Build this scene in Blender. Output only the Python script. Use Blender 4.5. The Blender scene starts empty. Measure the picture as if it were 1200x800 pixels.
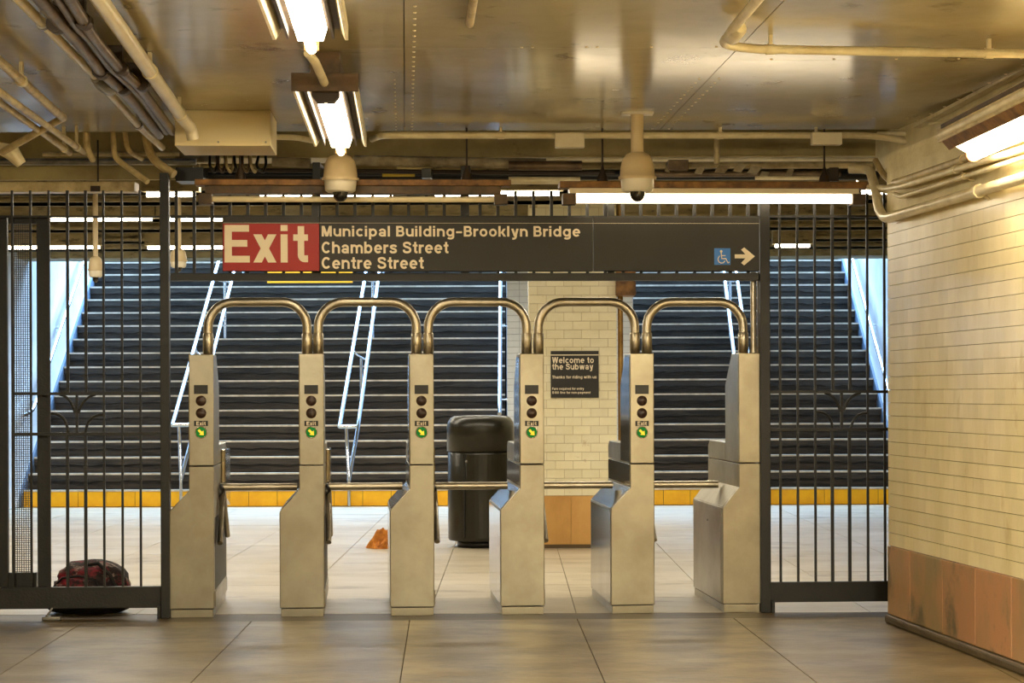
import bpy, math, random
from mathutils import Vector, Matrix
random.seed(7)
sc = bpy.context.scene
COL = sc.collection
PI = math.pi
# ------------------------------------------------------------ camera
F = 2300.0; CX = 600.0; HY = 461.0; ROLL = math.radians(0.2); CH = 1.35
cam = bpy.data.cameras.new('camera'); co = bpy.data.objects.new('camera', cam); COL.objects.link(co)
cam.sensor_width = 36; cam.lens = 36*F/1200; cam.shift_y = (HY-400)/1200
cam.clip_start = .05; cam.clip_end = 200
co.location = (0, 0, CH); co.rotation_euler = (PI/2, ROLL, 0)
sc.camera = co
# ------------------------------------------------------------ view, world
sc.view_settings.view_transform = 'Standard'; sc.view_settings.look = 'None'
sc.view_settings.gamma = 1; sc.view_settings.use_curve_mapping = False
sc.view_settings.exposure = 0.56
w = bpy.data.worlds.new('sky'); sc.world = w; w.use_nodes = True
bg = w.node_tree.nodes['Background']; bg.inputs[0].default_value = (.35, .62, 1, 1); bg.inputs[1].default_value = 1.5
sc.cycles.max_bounces = 8; sc.cycles.diffuse_bounces = 4; sc.cycles.glossy_bounces = 4
sc.cycles.sample_clamp_indirect = 6

def area(name, loc, rot, sx, sy, power, col):
    l = bpy.data.lights.new(name, 'AREA'); l.shape = 'RECTANGLE'; l.size = sx; l.size_y = sy
    l.energy = power; l.color = col
    o = bpy.data.objects.new(name, l); COL.objects.link(o); o.location = loc; o.rotation_euler = rot
    return o
WARM = (1, .90, .66)
DAY = (.42, .68, 1)
# rows of ceiling lamps of the hall behind the camera
area('hall_lamp_light', (-.8, 4.2, 2.8), (0, 0, 0), .25, 3.6, 90, WARM)
area('hall_lamp_light', (-3.4, 6.0, 2.8), (0, 0, 0), .25, 3.6, 60, WARM)
area('hall_lamp_light', (1.7, 2.2, 2.75), (0, math.radians(-10), 0), .2, 5, 330, WARM)
# daylight coming down both stairwells
area('daylight_left_stair', (-3.0, 29.2, 7.6), (math.radians(14), 0, 0), 5.4, 5.5, 2700, DAY)
area('daylight_right_stair', (3.1, 29.2, 7.6), (math.radians(14), 0, 0), 3.0, 5.5, 1800, DAY)

# ------------------------------------------------------------ pixel -> world
CR, SR = math.cos(ROLL), math.sin(ROLL)
def ray(px, py):
    a = (px-CX)/F; b = (HY-py)/F
    return Vector((a*CR+b*SR, 1, -a*SR+b*CR))
def W(px, py, Y): return Vector((0, 0, CH)) + ray(px, py)*Y
def Wz(px, py, z):
    r = ray(px, py); return Vector((0, 0, CH)) + r*((z-CH)/r.z)
B = math.radians(3.03); CB, SB = math.cos(B), math.sin(B); P0 = Vector((0, 11.99, 0))
def RW(u, d=0, z=0): return Vector((P0.x+u*CB-d*SB, P0.y+u*SB+d*CB, z))
def RL(px, py, d=0):
    """pixel -> (u, z) on the gate-line plane, d behind it"""
    r = ray(px, py); n = Vector((-SB, CB, 0))
    t = (n.dot(P0)+d)/n.dot(r)
    p = Vector((0, 0, CH))+r*t
    return (p-P0).dot(Vector((CB, SB, 0))), p.z

# ------------------------------------------------------------ mesh builder
class MB:
    def __init__(s): s.v = []; s.f = []; s.sm = []; s.mi = []; s.cur = 0
    def add(s, vs, fs, smooth=False):
        n = len(s.v); s.v += [tuple(v) for v in vs]
        for f in fs: s.f.append([i+n for i in f]); s.sm.append(smooth); s.mi.append(s.cur)
    def box(s, x0, y0, z0, x1, y1, z1):
        s.add([(x0,y0,z0),(x1,y0,z0),(x1,y1,z0),(x0,y1,z0),(x0,y0,z1),(x1,y0,z1),(x1,y1,z1),(x0,y1,z1)],
              [(0,3,2,1),(4,5,6,7),(0,1,5,4),(1,2,6,5),(2,3,7,6),(3,0,4,7)]); return s
    def prism(s, poly, a, b, axis='y'):
        """poly in (x,z) for axis y, (y,z) for axis x, (x,y) for axis z"""
        m = {'y': lambda p, c: (p[0], c, p[1]), 'x': lambda p, c: (c, p[0], p[1]), 'z': lambda p, c: (p[0], p[1], c)}[axis]
        n = len(poly)
        ar = sum(poly[i][0]*poly[(i+1)%n][1]-poly[(i+1)%n][0]*poly[i][1] for i in range(n))
        P = list(poly) if ar > 0 else list(poly)[::-1]
        vs = [m(p, a) for p in P]+[m(p, b) for p in P]
        fs = [list(range(n)), list(range(2*n-1, n-1, -1))]+[(i, n+i, n+(i+1)%n, (i+1)%n) for i in range(n)]
        if axis != 'y': fs = [list(f)[::-1] for f in fs]
        s.add(vs, fs); return s
    def tube(s, pts, r, n=12, smooth=True, cap=True):
        pts = [Vector(p) for p in pts]; rings = []
        t0 = (pts[1]-pts[0]).normalized(); up = Vector((0, 0, 1)) if abs(t0.z) < .9 else Vector((0, 1, 0))
        nrm = t0.cross(up).normalized()
        for i, p in enumerate(pts):
            if i == 0: t = pts[1]-pts[0]
            elif i == len(pts)-1: t = pts[-1]-pts[-2]
            else: t = (pts[i+1]-p).normalized()+(p-pts[i-1]).normalized()
            t.normalize(); nrm = (nrm-t*nrm.dot(t)).normalized(); bn = t.cross(nrm)
            rr = r[i] if isinstance(r, (list, tuple)) else r
            rings.append([p+(nrm*math.cos(2*PI*k/n)+bn*math.sin(2*PI*k/n))*rr for k in range(n)])
        vs = [v for ring in rings for v in ring]; fs = []
        for i in range(len(rings)-1):
            for k in range(n):
                a = i*n+k; b = i*n+(k+1)%n; fs.append((a, b, b+n, a+n))
        s.add(vs, fs, smooth)
        if cap:
            s.add(rings[0], [list(range(n))[::-1]]); s.add(rings[-1], [list(range(n))])
        return s
    def lathe(s, prof, c=(0, 0, 0), n=32, smooth=True, axis='z'):
        """prof list of (r, h)"""
        vs = []; fs = []
        for (r, h) in prof:
            for k in range(n):
                a = 2*PI*k/n
                if axis == 'z': vs.append((c[0]+r*math.cos(a), c[1]+r*math.sin(a), c[2]+h))
                elif axis == 'y': vs.append((c[0]+r*math.cos(a), c[1]+h, c[2]+r*math.sin(a)))
                else: vs.append((c[0]+h, c[1]+r*math.cos(a), c[2]+r*math.sin(a)))
        for i in range(len(prof)-1):
            for k in range(n):
                a = i*n+k; b = i*n+(k+1)%n; fs.append((a, b, b+n, a+n) if axis != 'y' else (a, a+n, b+n, b))
        s.add(vs, fs, smooth); return s
def fillet(pts, rad, seg=6):
    pts = [Vector(p) for p in pts]; out = [pts[0]]
    for i in range(1, len(pts)-1):
        a, b, c = pts[i-1], pts[i], pts[i+1]
        d1 = (a-b); d2 = (c-b); r = min(rad, d1.length*.49, d2.length*.49)
        p1 = b+d1.normalized()*r; p2 = b+d2.normalized()*r
        for k in range(seg+1):
            t = k/seg; out.append(p1*(1-t)**2+b*2*t*(1-t)+p2*t*t)
    out.append(pts[-1]); return out
def mesh(mb, name, mats):
    me = bpy.data.meshes.new(name); me.from_pydata(mb.v, [], mb.f)
    for i, p in enumerate(me.polygons): p.use_smooth = mb.sm[i]; p.material_index = mb.mi[i]
    for m in (mats if isinstance(mats, (list, tuple)) else [mats]): me.materials.append(m)
    me.update(); return me
def part(name, mb, m, parent, bevel=0, label=None, loc=None):
    me = mesh(mb, name, m) if isinstance(mb, MB) else mb
    o = bpy.data.objects.new(name, me); COL.objects.link(o); o.parent = parent
    if loc is not None: o.location = loc
    if bevel: bv(o, bevel)
    if label: o['label'] = label
    return o
def bv(o, wd, seg=2):
    b = o.modifiers.new('bevel', 'BEVEL'); b.width = wd; b.segments = seg; b.limit_method = 'ANGLE'; b.angle_limit = math.radians(40)
def recenter(o):
    me = o.data; xs = [v.co for v in me.vertices]
    c = Vector(((min(v.x for v in xs)+max(v.x for v in xs))/2, (min(v.y for v in xs)+max(v.y for v in xs))/2, min(v.z for v in xs)))
    me.transform(Matrix.Translation(-c)); o.location = c
def tag(o, label, cat, group=None):
    o['label'] = label; o['category'] = cat
    if group: o['group'] = group
    return o
def single(name, mb, m, label, cat, group=None, bevel=0, at=None):
    """a thing that is one mesh, built in world coordinates"""
    o = part(name, mb, m, None, bevel)
    if at is None: recenter(o)
    else: o.data.transform(Matrix.Translation(-Vector(at))); o.location = at
    return tag(o, label, cat, group)
def thing(name, label, cat, loc, rz=0, group=None):
    o = bpy.data.objects.new(name, None); COL.objects.link(o); o.location = loc; o.rotation_euler = (0, 0, rz); o.empty_display_size = .1
    return tag(o, label, cat, group)
def struct(name, mb, m, bevel=0, label=None):
    o = part(name, mb, m, None, bevel); o['kind'] = 'structure'
    if label: o['label'] = label
    return o

# ------------------------------------------------------------ materials
def lin(c): return tuple((x/255/12.92 if x/255 <= .04045 else ((x/255+.055)/1.055)**2.4) for x in c)
def mat(name, c1, rough=.5, metal=0.0, c2=None, scale=6.0, stretch=(1, 1, 1), bump=0.0, bscale=None, rnd=0.0, detail=5, spec=.5,
        lo=.35, hi=.65, roughvar=0.0, c3=None, coat=0.0, lo3=.6, hi3=.72, scale3=2.2):
    m = bpy.data.materials.new(name); m.use_nodes = True; N = m.node_tree.nodes; L = m.node_tree.links
    b = N['Principled BSDF']; b.inputs['Roughness'].default_value = rough; b.inputs['Metallic'].default_value = metal
    b.inputs['Specular IOR Level'].default_value = spec; b.inputs['Coat Weight'].default_value = coat; b.inputs['Coat Roughness'].default_value = .1
    col = lin(c1)+(1,)
    b.inputs['Base Color'].default_value = col
    geo = N.new('ShaderNodeNewGeometry'); mp = N.new('ShaderNodeMapping'); mp.inputs['Scale'].default_value = stretch
    L.new(geo.outputs['Position'], mp.inputs['Vector'])
    out = None
    if c2:
        n = N.new('ShaderNodeTexNoise'); n.inputs['Scale'].default_value = scale; n.inputs['Detail'].default_value = detail
        n.inputs['Roughness'].default_value = .6
        L.new(mp.outputs[0], n.inputs['Vector'])
        r = N.new('ShaderNodeValToRGB'); r.color_ramp.elements[0].position = lo; r.color_ramp.elements[1].position = hi
        r.color_ramp.elements[0].color = col; r.color_ramp.elements[1].color = lin(c2)+(1,)
        L.new(n.outputs['Fac'], r.inputs[0]); out = r.outputs[0]
        if roughvar:
            mr = N.new('ShaderNodeMapRange'); mr.inputs['To Min'].default_value = rough-roughvar; mr.inputs['To Max'].default_value = rough+roughvar
            L.new(n.outputs['Fac'], mr.inputs[0]); L.new(mr.outputs[0], b.inputs['Roughness'])
    if c3:
        n3 = N.new('ShaderNodeTexNoise'); n3.inputs['Scale'].default_value = scale3; n3.inputs['Detail'].default_value = 7; n3.inputs['Roughness'].default_value = .65
        mp3 = N.new('ShaderNodeMapping'); mp3.inputs['Location'].default_value = (7.3, 2.1, 4.4); mp3.inputs['Scale'].default_value = stretch
        L.new(geo.outputs['Position'], mp3.inputs[0]); L.new(mp3.outputs[0], n3.inputs['Vector'])
        r3 = N.new('ShaderNodeMapRange'); r3.inputs['From Min'].default_value = lo3; r3.inputs['From Max'].default_value = hi3
        L.new(n3.outputs['Fac'], r3.inputs[0])
        mx3 = N.new('ShaderNodeMix'); mx3.data_type = 'RGBA'; mx3.inputs['B'].default_value = lin(c3)+(1,)
        if out: L.new(out, mx3.inputs['A'])
        else: mx3.inputs['A'].default_value = col
        L.new(r3.outputs[0], mx3.inputs['Factor']); out = mx3.outputs['Result']
    if rnd:
        oi = N.new('ShaderNodeObjectInfo'); mr = N.new('ShaderNodeMapRange')
        mr.inputs['To Min'].default_value = 1-rnd; mr.inputs['To Max'].default_value = 1+rnd*.5
        L.new(oi.outputs['Random'], mr.inputs[0])
        hs = N.new('ShaderNodeHueSaturation'); L.new(mr.outputs[0], hs.inputs['Value'])
        if out: L.new(out, hs.inputs['Color'])
        else: hs.inputs['Color'].default_value = col
        out = hs.outputs[0]
    if out: L.new(out, b.inputs['Base Color'])
    if bump:
        nb = N.new('ShaderNodeTexNoise'); nb.inputs['Scale'].default_value = bscale or scale*3; nb.inputs['Detail'].default_value = 4
        L.new(mp.outputs[0], nb.inputs['Vector'])
        bp = N.new('ShaderNodeBump'); bp.inputs['Strength'].default_value = bump; bp.inputs['Distance'].default_value = .02
        L.new(nb.outputs['Fac'], bp.inputs['Height']); L.new(bp.outputs[0], b.inputs['Normal'])
    return m
def emis(name, c, s):
    m = bpy.data.materials.new(name); m.use_nodes = True; N = m.node_tree.nodes; b = N['Principled BSDF']
    b.inputs['Base Color'].default_value = tuple(min(.6, x*.6) for x in c)+(1,); b.inputs['Emission Color'].default_value = tuple(c)+(1,); b.inputs['Emission Strength'].default_value = s
    return m
M = {}
M['steel'] = mat('brushed_steel', (178, 172, 154), .33, 1, (156, 148, 130), 3, (1, 1, 1), .02, 60, rnd=.05, roughvar=.08)
M['steel_side'] = mat('polished_steel', (190, 184, 172), .13, 1, (170, 162, 148), 4, (1, 1, .3))
M['tube_steel'] = mat('satin_tube_steel', (200, 192, 174), .36, 1, (176, 166, 146), 9)
M['iron'] = mat('black_iron_paint', (10, 8, 6), .45, 0, (20, 16, 11), 9, bump=.1, bscale=70)
M['header'] = mat('dark_grey_paint', (30, 27, 21), .45, 0, (22, 20, 15), 4)
M['black'] = mat('black_plastic', (16, 15, 14), .35)
M['signblack'] = mat('sign_enamel_black', (36, 33, 28), .5, 0, (30, 27, 22), 3)
M['red'] = mat('sign_enamel_red', (160, 20, 12), .45)
M['cream_letter'] = mat('sign_letter_cream', (238, 224, 196), .5)
M['blue'] = mat('sign_enamel_blue', (40, 118, 205), .4)
M['ceiling'] = mat('ceiling_gloss_paint', (186, 175, 142), .17, 0.1, (166, 153, 118), 1.6, (1, 1, 1), .08, 1.6, roughvar=.06, spec=.8, c3=(104, 90, 62), lo3=.6, hi3=.75, scale3=3)
M['cream'] = mat('cream_pipe_paint', (232, 221, 186), .33, 0, (208, 192, 150), 8, bump=.05, bscale=50)
M['cream_dirty'] = mat('dirty_cream_paint', (208, 190, 144), .4, 0, (140, 118, 76), 9, lo=.4, hi=.75, bump=.1)
M['white_pipe'] = mat('white_pipe_paint', (236, 228, 204), .3, 0, (220, 208, 176), 5)
M['box_paint'] = mat('box_cream_paint', (228, 212, 166), .45)
M['brownpipe'] = mat('grimy_brown_conduit', (112, 92, 66), .35, .3, (66, 50, 34), 7, bump=.1)
M['strap'] = mat('dark_strap', (52, 40, 30), .5, .3)
M['olive'] = mat('beam_olive_paint', (176, 160, 106), .6, 0, (146, 128, 80), 3, bump=.15, bscale=20, c3=(60, 46, 26), lo3=.62, hi3=.75, scale3=5)
M['beam_far'] = mat('far_beam_paint', (156, 144, 108), .7, 0, (124, 112, 82), 5, (1, 1, 3), .2, 14, c3=(40, 32, 22), lo3=.56, hi3=.7, scale3=6)
M['recess_dark'] = mat('dark_recess', (38, 32, 22), .8, 0, (24, 19, 13), 4)  # dark brown for the ceiling backing and the recess behind its edge
M['rust'] = mat('rusty_housing', (150, 108, 56), .55, .2, (92, 62, 32), 12, (1, 1, 1), .1, c3=(60, 40, 22), scale3=9)
M['housing'] = mat('housing_brown', (96, 74, 48), .5, .2, (60, 46, 30), 10)
M['wrap'] = mat('pipe_wrap_cloth', (168, 156, 128), .7, 0, (120, 104, 74), 9, bump=.6, bscale=26)
M['tile'] = mat('cream_glazed_tile', (246, 232, 188), .22, 0, (234, 218, 168), 4, (1, 1, .35), .12, 5, rnd=.07, spec=.6, c3=(186, 148, 84), lo3=.6, hi3=.85, scale3=5)
M['tile_col'] = mat('ivory_glazed_tile', (244, 236, 204), .25, 0, (236, 226, 188), 4, rnd=.06, c3=(190, 160, 100), lo3=.64, hi3=.8, scale3=7)
M['grout'] = mat('tile_grout', (176, 150, 100), .9, 0, (138, 112, 68), 12)
M['grout_col'] = mat('column_grout', (198, 180, 134), .9)
M['plaster'] = mat('cream_plaster', (226, 214, 172), .6, 0, (205, 190, 142), 5, bump=.15, bscale=30)
M['marble'] = mat('pink_marble', (184, 134, 94), .35, 0, (150, 128, 88), 2.2, (1, 1, .7), .03, rnd=.2, lo=.4, hi=.62, detail=9, c3=(104, 92, 66), lo3=.56, hi3=.66, scale3=2.6)
M['marble_col'] = mat('tan_marble', (212, 164, 92), .5, 0, (190, 140, 72), 3, (1, 1, .5), c3=(120, 84, 44), lo3=.64, hi3=.74)
M['slab'] = mat('concrete_slab', (190, 179, 156), .38, 0, (170, 157, 132), 1.8, (.6, 1.2, 1), .1, 30, rnd=.05, roughvar=.1, c3=(112, 94, 66), lo3=.57, hi3=.74, scale3=2.4)
M['nearslab'] = mat('grimy_slab', (128, 111, 76), .40, 0, (102, 86, 54), 1.8, (.75, 1.15, 1), .12, 25, rnd=.04, roughvar=.1, c3=(66, 54, 32), lo3=.45, hi3=.68, scale3=3)
M['thresh'] = mat('worn_threshold', (88, 74, 50), .5, 0, (66, 54, 36), 3, (.4, 2, 1), .1, 30)
M['joint'] = mat('joint_dirt', (98, 80, 54), .9)
M['step'] = mat('stair_riser', (68, 60, 52), .6, 0, (48, 42, 36), 10, (.3, 1, 3), .3, 20, c3=(26, 22, 20), lo3=.5, hi3=.62, scale3=4)
M['nosing'] = mat('nosing_metal', (226, 216, 200), .4, .5, (190, 178, 160), 8)
M['yellow'] = mat('yellow_tile', (252, 192, 14), .35, 0, (240, 174, 12), 6, rnd=.05, c3=(150, 96, 20), lo3=.68, hi3=.76, scale3=9)
M['yellow_far'] = M['yellow']
M['stairwall'] = mat('pale_stair_tile', (214, 218, 222), .3, 0, (198, 204, 210), 3)
M['stairjoint'] = mat('stair_tile_joint', (164, 168, 176), .7)
M['rail'] = mat('stainless_handrail', (205, 208, 212), .22, 1)
M['can'] = mat('green_black_can', (40, 38, 28), .3, .2, (32, 30, 22), 4)
M['gold'] = mat('brass_pipe', (176, 140, 76), .35, .6, (130, 98, 50), 8)
M['cam_body'] = mat('camera_beige', (196, 176, 136), .45)
M['cam_white'] = mat('camera_white', (222, 214, 192), .4)
M['dome'] = mat('smoked_dome', (20, 18, 16), .06, 0, spec=.9)
M['disc'] = mat('indicator_brown', (52, 32, 22), .3)
M['green'] = emis('green_lamp', (.0, .16, .02), .5)
M['yarrow'] = emis('yellow_arrow', (1, .62, .03), .6)
M['orange'] = mat('orange_cloth', (204, 128, 22), .8, 0, (150, 84, 14), 12, bump=.5)
M['bag_black'] = mat('bag_black', (22, 16, 18), .8)
M['bag_red'] = mat('bag_plaid', (150, 34, 50), .8, 0, (30, 18, 20), 7, (1, 1, 1.4), .3, lo=.36, hi=.5, c3=(140, 118, 110), lo3=.54, hi3=.6, scale3=8)
M['zinc'] = mat('galvanised_metal', (160, 156, 148), .4, .7, (120, 116, 108), 9)
M['wall'] = mat('hall_wall_cream', (206, 188, 136), .5, 0, (190, 170, 116), 2)
M['tube'] = emis('lamp_tube_warm', (1, .84, .58), 12)
M['tube_wall'] = emis('lamp_tube_wall', (1, .84, .58), 22)
M['tube_fill'] = emis('lamp_tube_fill', (1, .90, .67), 105)  # glow of the added fill tubes out of view
M['tube_row'] = emis('lamp_tube_row', (1, .84, .58), 6)
M['tube_far'] = emis('lamp_tube_far', (1, .88, .68), 18)
M['tube_off'] = mat('lamp_tube_unlit', (232, 216, 176), .3)
M['reflector'] = mat('lamp_reflector', (236, 222, 188), .4)
M['wire'] = mat('mesh_wire', (70, 66, 62), .5, .4)
M['yellowtag'] = mat('yellow_tag', (220, 190, 40), .5)

# ---- a small monoline grotesque alphabet: glyph = (advance, strokes, polygons), cap height 1
T_ = .2
def _arc(cx, cy, rx, ry, a0, a1, n=14):
    return [(cx+rx*math.cos(math.radians(a0+(a1-a0)*i/n)), cy+ry*math.sin(math.radians(a0+(a1-a0)*i/n))) for i in range(n+1)]
def _cr(P, n=5):
    P = [P[0]]+P+[P[-1]]; o = []
    for i in range(1, len(P)-2):
        for k in range(n):
            t = k/n; q = []
            for j in (0, 1):
                p0, p1, p2, p3 = P[i-1][j], P[i][j], P[i+1][j], P[i+2][j]
                q.append(.5*(2*p1+(p2-p0)*t+(2*p0-5*p1+4*p2-p3)*t*t+(3*p1-p0-3*p2+p3)*t**3))
            o.append(tuple(q))
    return o+[P[-2]]
def _sl(x0, y0, x1, y1, w=.225): return [(x0, y0), (x0+w, y0), (x1+w, y1), (x1, y1)]
def _r(x0, y0, x1, y1): return [(x0, y0), (x1, y0), (x1, y1), (x0, y1)]
def glyph(c):
    X = .75; h = T_/2
    bowl = lambda cx: _arc(cx, .375, .255, .29, 0, 360, 26)
    if c == ' ': return .33, [], []
    if c == 'E': return .76, [], [_r(0, 0, .21, 1), _r(.21, .82, .70, 1), _r(.21, .42, .65, .6), _r(.21, 0, .72, .18)]
    if c == 'F': return .70, [], [_r(0, 0, .21, 1), _r(.21, .82, .68, 1), _r(.21, .41, .61, .59)]
    if c == 'T': return .72, [], [_r(.25, 0, .46, .82), _r(0, .82, .71, 1)]
    if c == 'M': return .97, [], [_r(0, 0, .19, 1), _r(.70, 0, .89, 1), _sl(.33, 0, .0, 1, .24), _sl(.33, 0, .65, 1, .24)]
    if c == 'W': return 1.18, [], [_sl(.20, 0, .0, 1, .21), _sl(.20, 0, .44, 1, .21), _sl(.70, 0, .46, 1, .21), _sl(.70, 0, .92, 1, .21)]
    if c == 'w': return 1.02, [], [_sl(.17, 0, .0, X, .2), _sl(.17, 0, .37, X, .2), _sl(.58, 0, .38, X, .2), _sl(.58, 0, .76, X, .2)]
    if c == 'x': return .72, [], [_sl(.0, 0, .42, X, .24), _sl(.42, 0, .0, X, .24)]
    if c == 'y': return .72, [_cr([(.44, .1), (.38, -.1), (.27, -.19), (.1, -.2)])], [_sl(.24, .0, .0, X, .21), _sl(.24+.03, .0, .46, X, .21)]
    if c == 'k': return .72, [], [_r(0, 0, .2, 1), _sl(.16, .30, .43, X, .22), _sl(.46, 0, .2, .44, .22)]
    if c == 'l': return .30, [], [_r(0, 0, .2, 1)]
    if c == 'i': return .30, [], [_r(0, 0, .2, X), _r(0, .84, .2, 1)]
    if c == '1': return .62, [], [_r(.28, 0, .48, 1), _r(.08, .68, .28, .82)]
    if c == '0': return .74, [_arc(.33, .5, .24, .41, 0, 360, 28)], []
    if c == '-': return .46, [], [_r(.02, .28, .36, .46)]
    if c == '\u2013': return .64, [], [_r(.02, .32, .54, .50)]
    if c == 't': return .47, [[(.22, .97), (.22, .22)]+_arc(.32, .2, .1, .1, 180, 270, 5)+[(.42, .1)]], [_r(0, .58, .42, X)]
    if c == 'f': return .45, [[(.2, 0), (.2, .75)]+_arc(.31, .78, .11, .12, 180, 90, 5)+[(.42, .9)]], [_r(0, .58, .42, X)]
    if c == 'o': return .78, [bowl(.355)], []
    if c == 'c': return .72, [_arc(.355, .375, .255, .29, 42, 318, 20)], []
    if c == 'e': return .76, [_arc(.355, .375, .255, .29, -2, 318, 24)], [_r(.16, .31, .68, .45)]
    if c == 'b': return .80, [bowl(.36)], [_r(0, 0, .2, 1)]
    if c == 'p': return .80, [bowl(.36)], [_r(0, -.28, .2, X)]
    if c == 'd': return .80, [bowl(.355)], [_r(.52, 0, .72, 1)]
    if c == 'q': return .80, [bowl(.355)], [_r(.52, -.28, .72, X)]
    if c == 'g': return .80, [bowl(.355), [(.62, X), (.62, 0)]+_arc(.37, -.03, .25, .16, 0, -150, 10)], []
    if c == 'n': return .76, [[(.1, .3)]+_arc(.35, .42, .25, .24, 165, 0, 12)+[(.6, 0)]], [_r(0, 0, .2, X)]
    if c == 'h': return .76, [[(.1, .3)]+_arc(.35, .42, .25, .24, 165, 0, 12)+[(.6, 0)]], [_r(0, 0, .2, 1)]
    if c == 'u': return .76, [[(.1, X), (.1, .33)]+_arc(.35, .33, .25, .24, 180, 345, 12)], [_r(.5, 0, .7, X)]
    if c == 'm': return 1.13, [[(.1, .3)]+_arc(.32, .44, .22, .22, 165, 0, 12)+[(.54, 0)], [(.54, .3)]+_arc(.76, .44, .22, .22, 165, 0, 12)+[(.98, 0)]], [_r(0, 0, .2, X)]
    if c == 'r': return .48, [[(.1, .3)]+_arc(.34, .40, .24, .25, 160, 92, 8)+[(.44, .65)]], [_r(0, 0, .2, X)]
    if c == 'a': return .74, [[(.1, .5)]+_arc(.33, .5, .22, .165, 172, 0, 10)+[(.55, .0)], _arc(.32, .22, .22, .14, 0, 360, 20)], []
    if c == 's': return .70, [_cr([(.57, .54), (.5, .64), (.33, .665), (.15, .62), (.13, .5), (.25, .42), (.43, .36), (.54, .27), (.52, .14), (.34, .085), (.15, .11), (.07, .24)])], []
    if c == 'S' or c == '$':
        st = [_cr([(.66, .70), (.6, .84), (.38, .905), (.16, .85), (.12, .72), (.2, .60), (.4, .53), (.6, .44), (.67, .29), (.6, .15), (.38, .095), (.15, .15), (.09, .32)])]
        return .82, st, ([_r(.34, -.1, .43, 1.1)] if c == '$' else [])
    if c == 'C': return .86, [_arc(.42, .5, .31, .405, 40, 320, 24)], []
    if c == 'B': return .80, [[(.1, .91), (.42, .91)]+_arc(.42, .715, .17, .195, 90, -90, 10)+[(.1, .52)], [(.1, .52), (.44, .52)]+_arc(.44, .305, .2, .215, 90, -90, 10)+[(.1, .09)]], [_r(0, 0, .21, 1)]
    raise KeyError(c)
def text_mesh(name, body, x0, x1, z0, z1, y, m, parent, bold=None, space=1.0):
    """flat lettering fitted into the box (x0..x1, z0..z1) of the parent frame, facing -y"""
    polys = []; cx = 0
    for c in body:
        adv, st, po = glyph(c)
        for p in po: polys.append([(x+cx, z) for x, z in p])
        for s in st:
            n = len(s); L = []; R = []; closed = (abs(s[0][0]-s[-1][0])+abs(s[0][1]-s[-1][1])) < 1e-6
            for i in range(n):
                if closed: a_ = s[(i-1) % (n-1)]; b_ = s[(i+1) % (n-1)] if i < n-1 else s[1]
                else: a_ = s[max(0, i-1)]; b_ = s[min(n-1, i+1)]
                dx, dz = b_[0]-a_[0], b_[1]-a_[1]; l = math.hypot(dx, dz) or 1
                tx = T_/2*(.92 if True else 1)
                L.append((s[i][0]-dz/l*tx+cx, s[i][1]+dx/l*tx)); R.append((s[i][0]+dz/l*tx+cx, s[i][1]-dx/l*tx))
            for i in range(n-1): polys.append([L[i], R[i], R[i+1], L[i+1]])
        cx += (adv+.06)*space
    xs = [p[0] for q in polys for p in q]; zs = [p[1] for q in polys for p in q]
    a, b, c, d = min(xs), max(xs), min(zs), max(zs); mb = MB()
    for qi, q in enumerate(polys):
        Q = [(x0+(x-a)/(b-a)*(x1-x0), y-.00003*(qi % 9), z0+(z-c)/(d-c)*(z1-z0)) for x, z in q]
        n = (Vector(Q[1])-Vector(Q[0])).cross(Vector(Q[2])-Vector(Q[1]))
        if n.y > 0: Q = Q[::-1]
        mb.add(Q, [list(range(len(Q)))])
    return part(name, mb, m, parent)
# ============================================================ SETTING
# ---- floor: a bed and separate slabs
fb = MB(); fb.box(-9, -6, -.3, 9, 34, -.012)
floor = struct('floor', fb, M['joint'])
g = .005
S = .905
xj = [.39+S*k for k in range(-9, 6)]
yj = [12.08+S*k for k in range(0, 13)]
smb = MB(); smb.box(g/2, g/2, -.03, S-g/2, S-g/2, 0); slab_me = mesh(smb, 'slab', M['slab'])
for i in range(len(xj)-1):
    for j in range(len(yj)-1):
        y0 = yj[j]
        if y0+S > 23.7: continue
        if abs(xj[i]+S/2) > (y0+1)*.36+.6: continue
        o = part('slab', slab_me, None, floor, loc=(xj[i], y0, random.uniform(-.0012, .0006)))
smb = MB()
for (a, b) in (((-9, 22.94), (9, 23.7)),):
    smb.box(a[0], a[1], -.03, b[0], b[1], -.001)
part('paving_strip', smb, M['slab'], floor)
# wings of paving outside the view
smb = MB(); smb.box(-9, 12.08, -.03, -7.4, 22.93, -.002); smb.box(4.93, 12.08, -.03, 9, 22.93, -.002); part('paving_margin', smb, M['slab'], floor)
# threshold band under the turnstiles
nd = Vector((-.030, 1, 0))
tb = MB(); tb.add([(-9, 11.72-.25, -.03), (9, 11.74+.25, -.03), (9, 12.07, -.03), (-9, 12.07, -.03), (-9, 11.72-.25, -.001), (9, 11.74+.25, -.001), (9, 12.07, -.001), (-9, 12.07, -.001)],
                  [(0,3,2,1),(4,5,6,7),(0,1,5,4),(1,2,6,5),(2,3,7,6),(3,0,4,7)])
part('threshold', tb, M['thresh'], floor)
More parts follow.
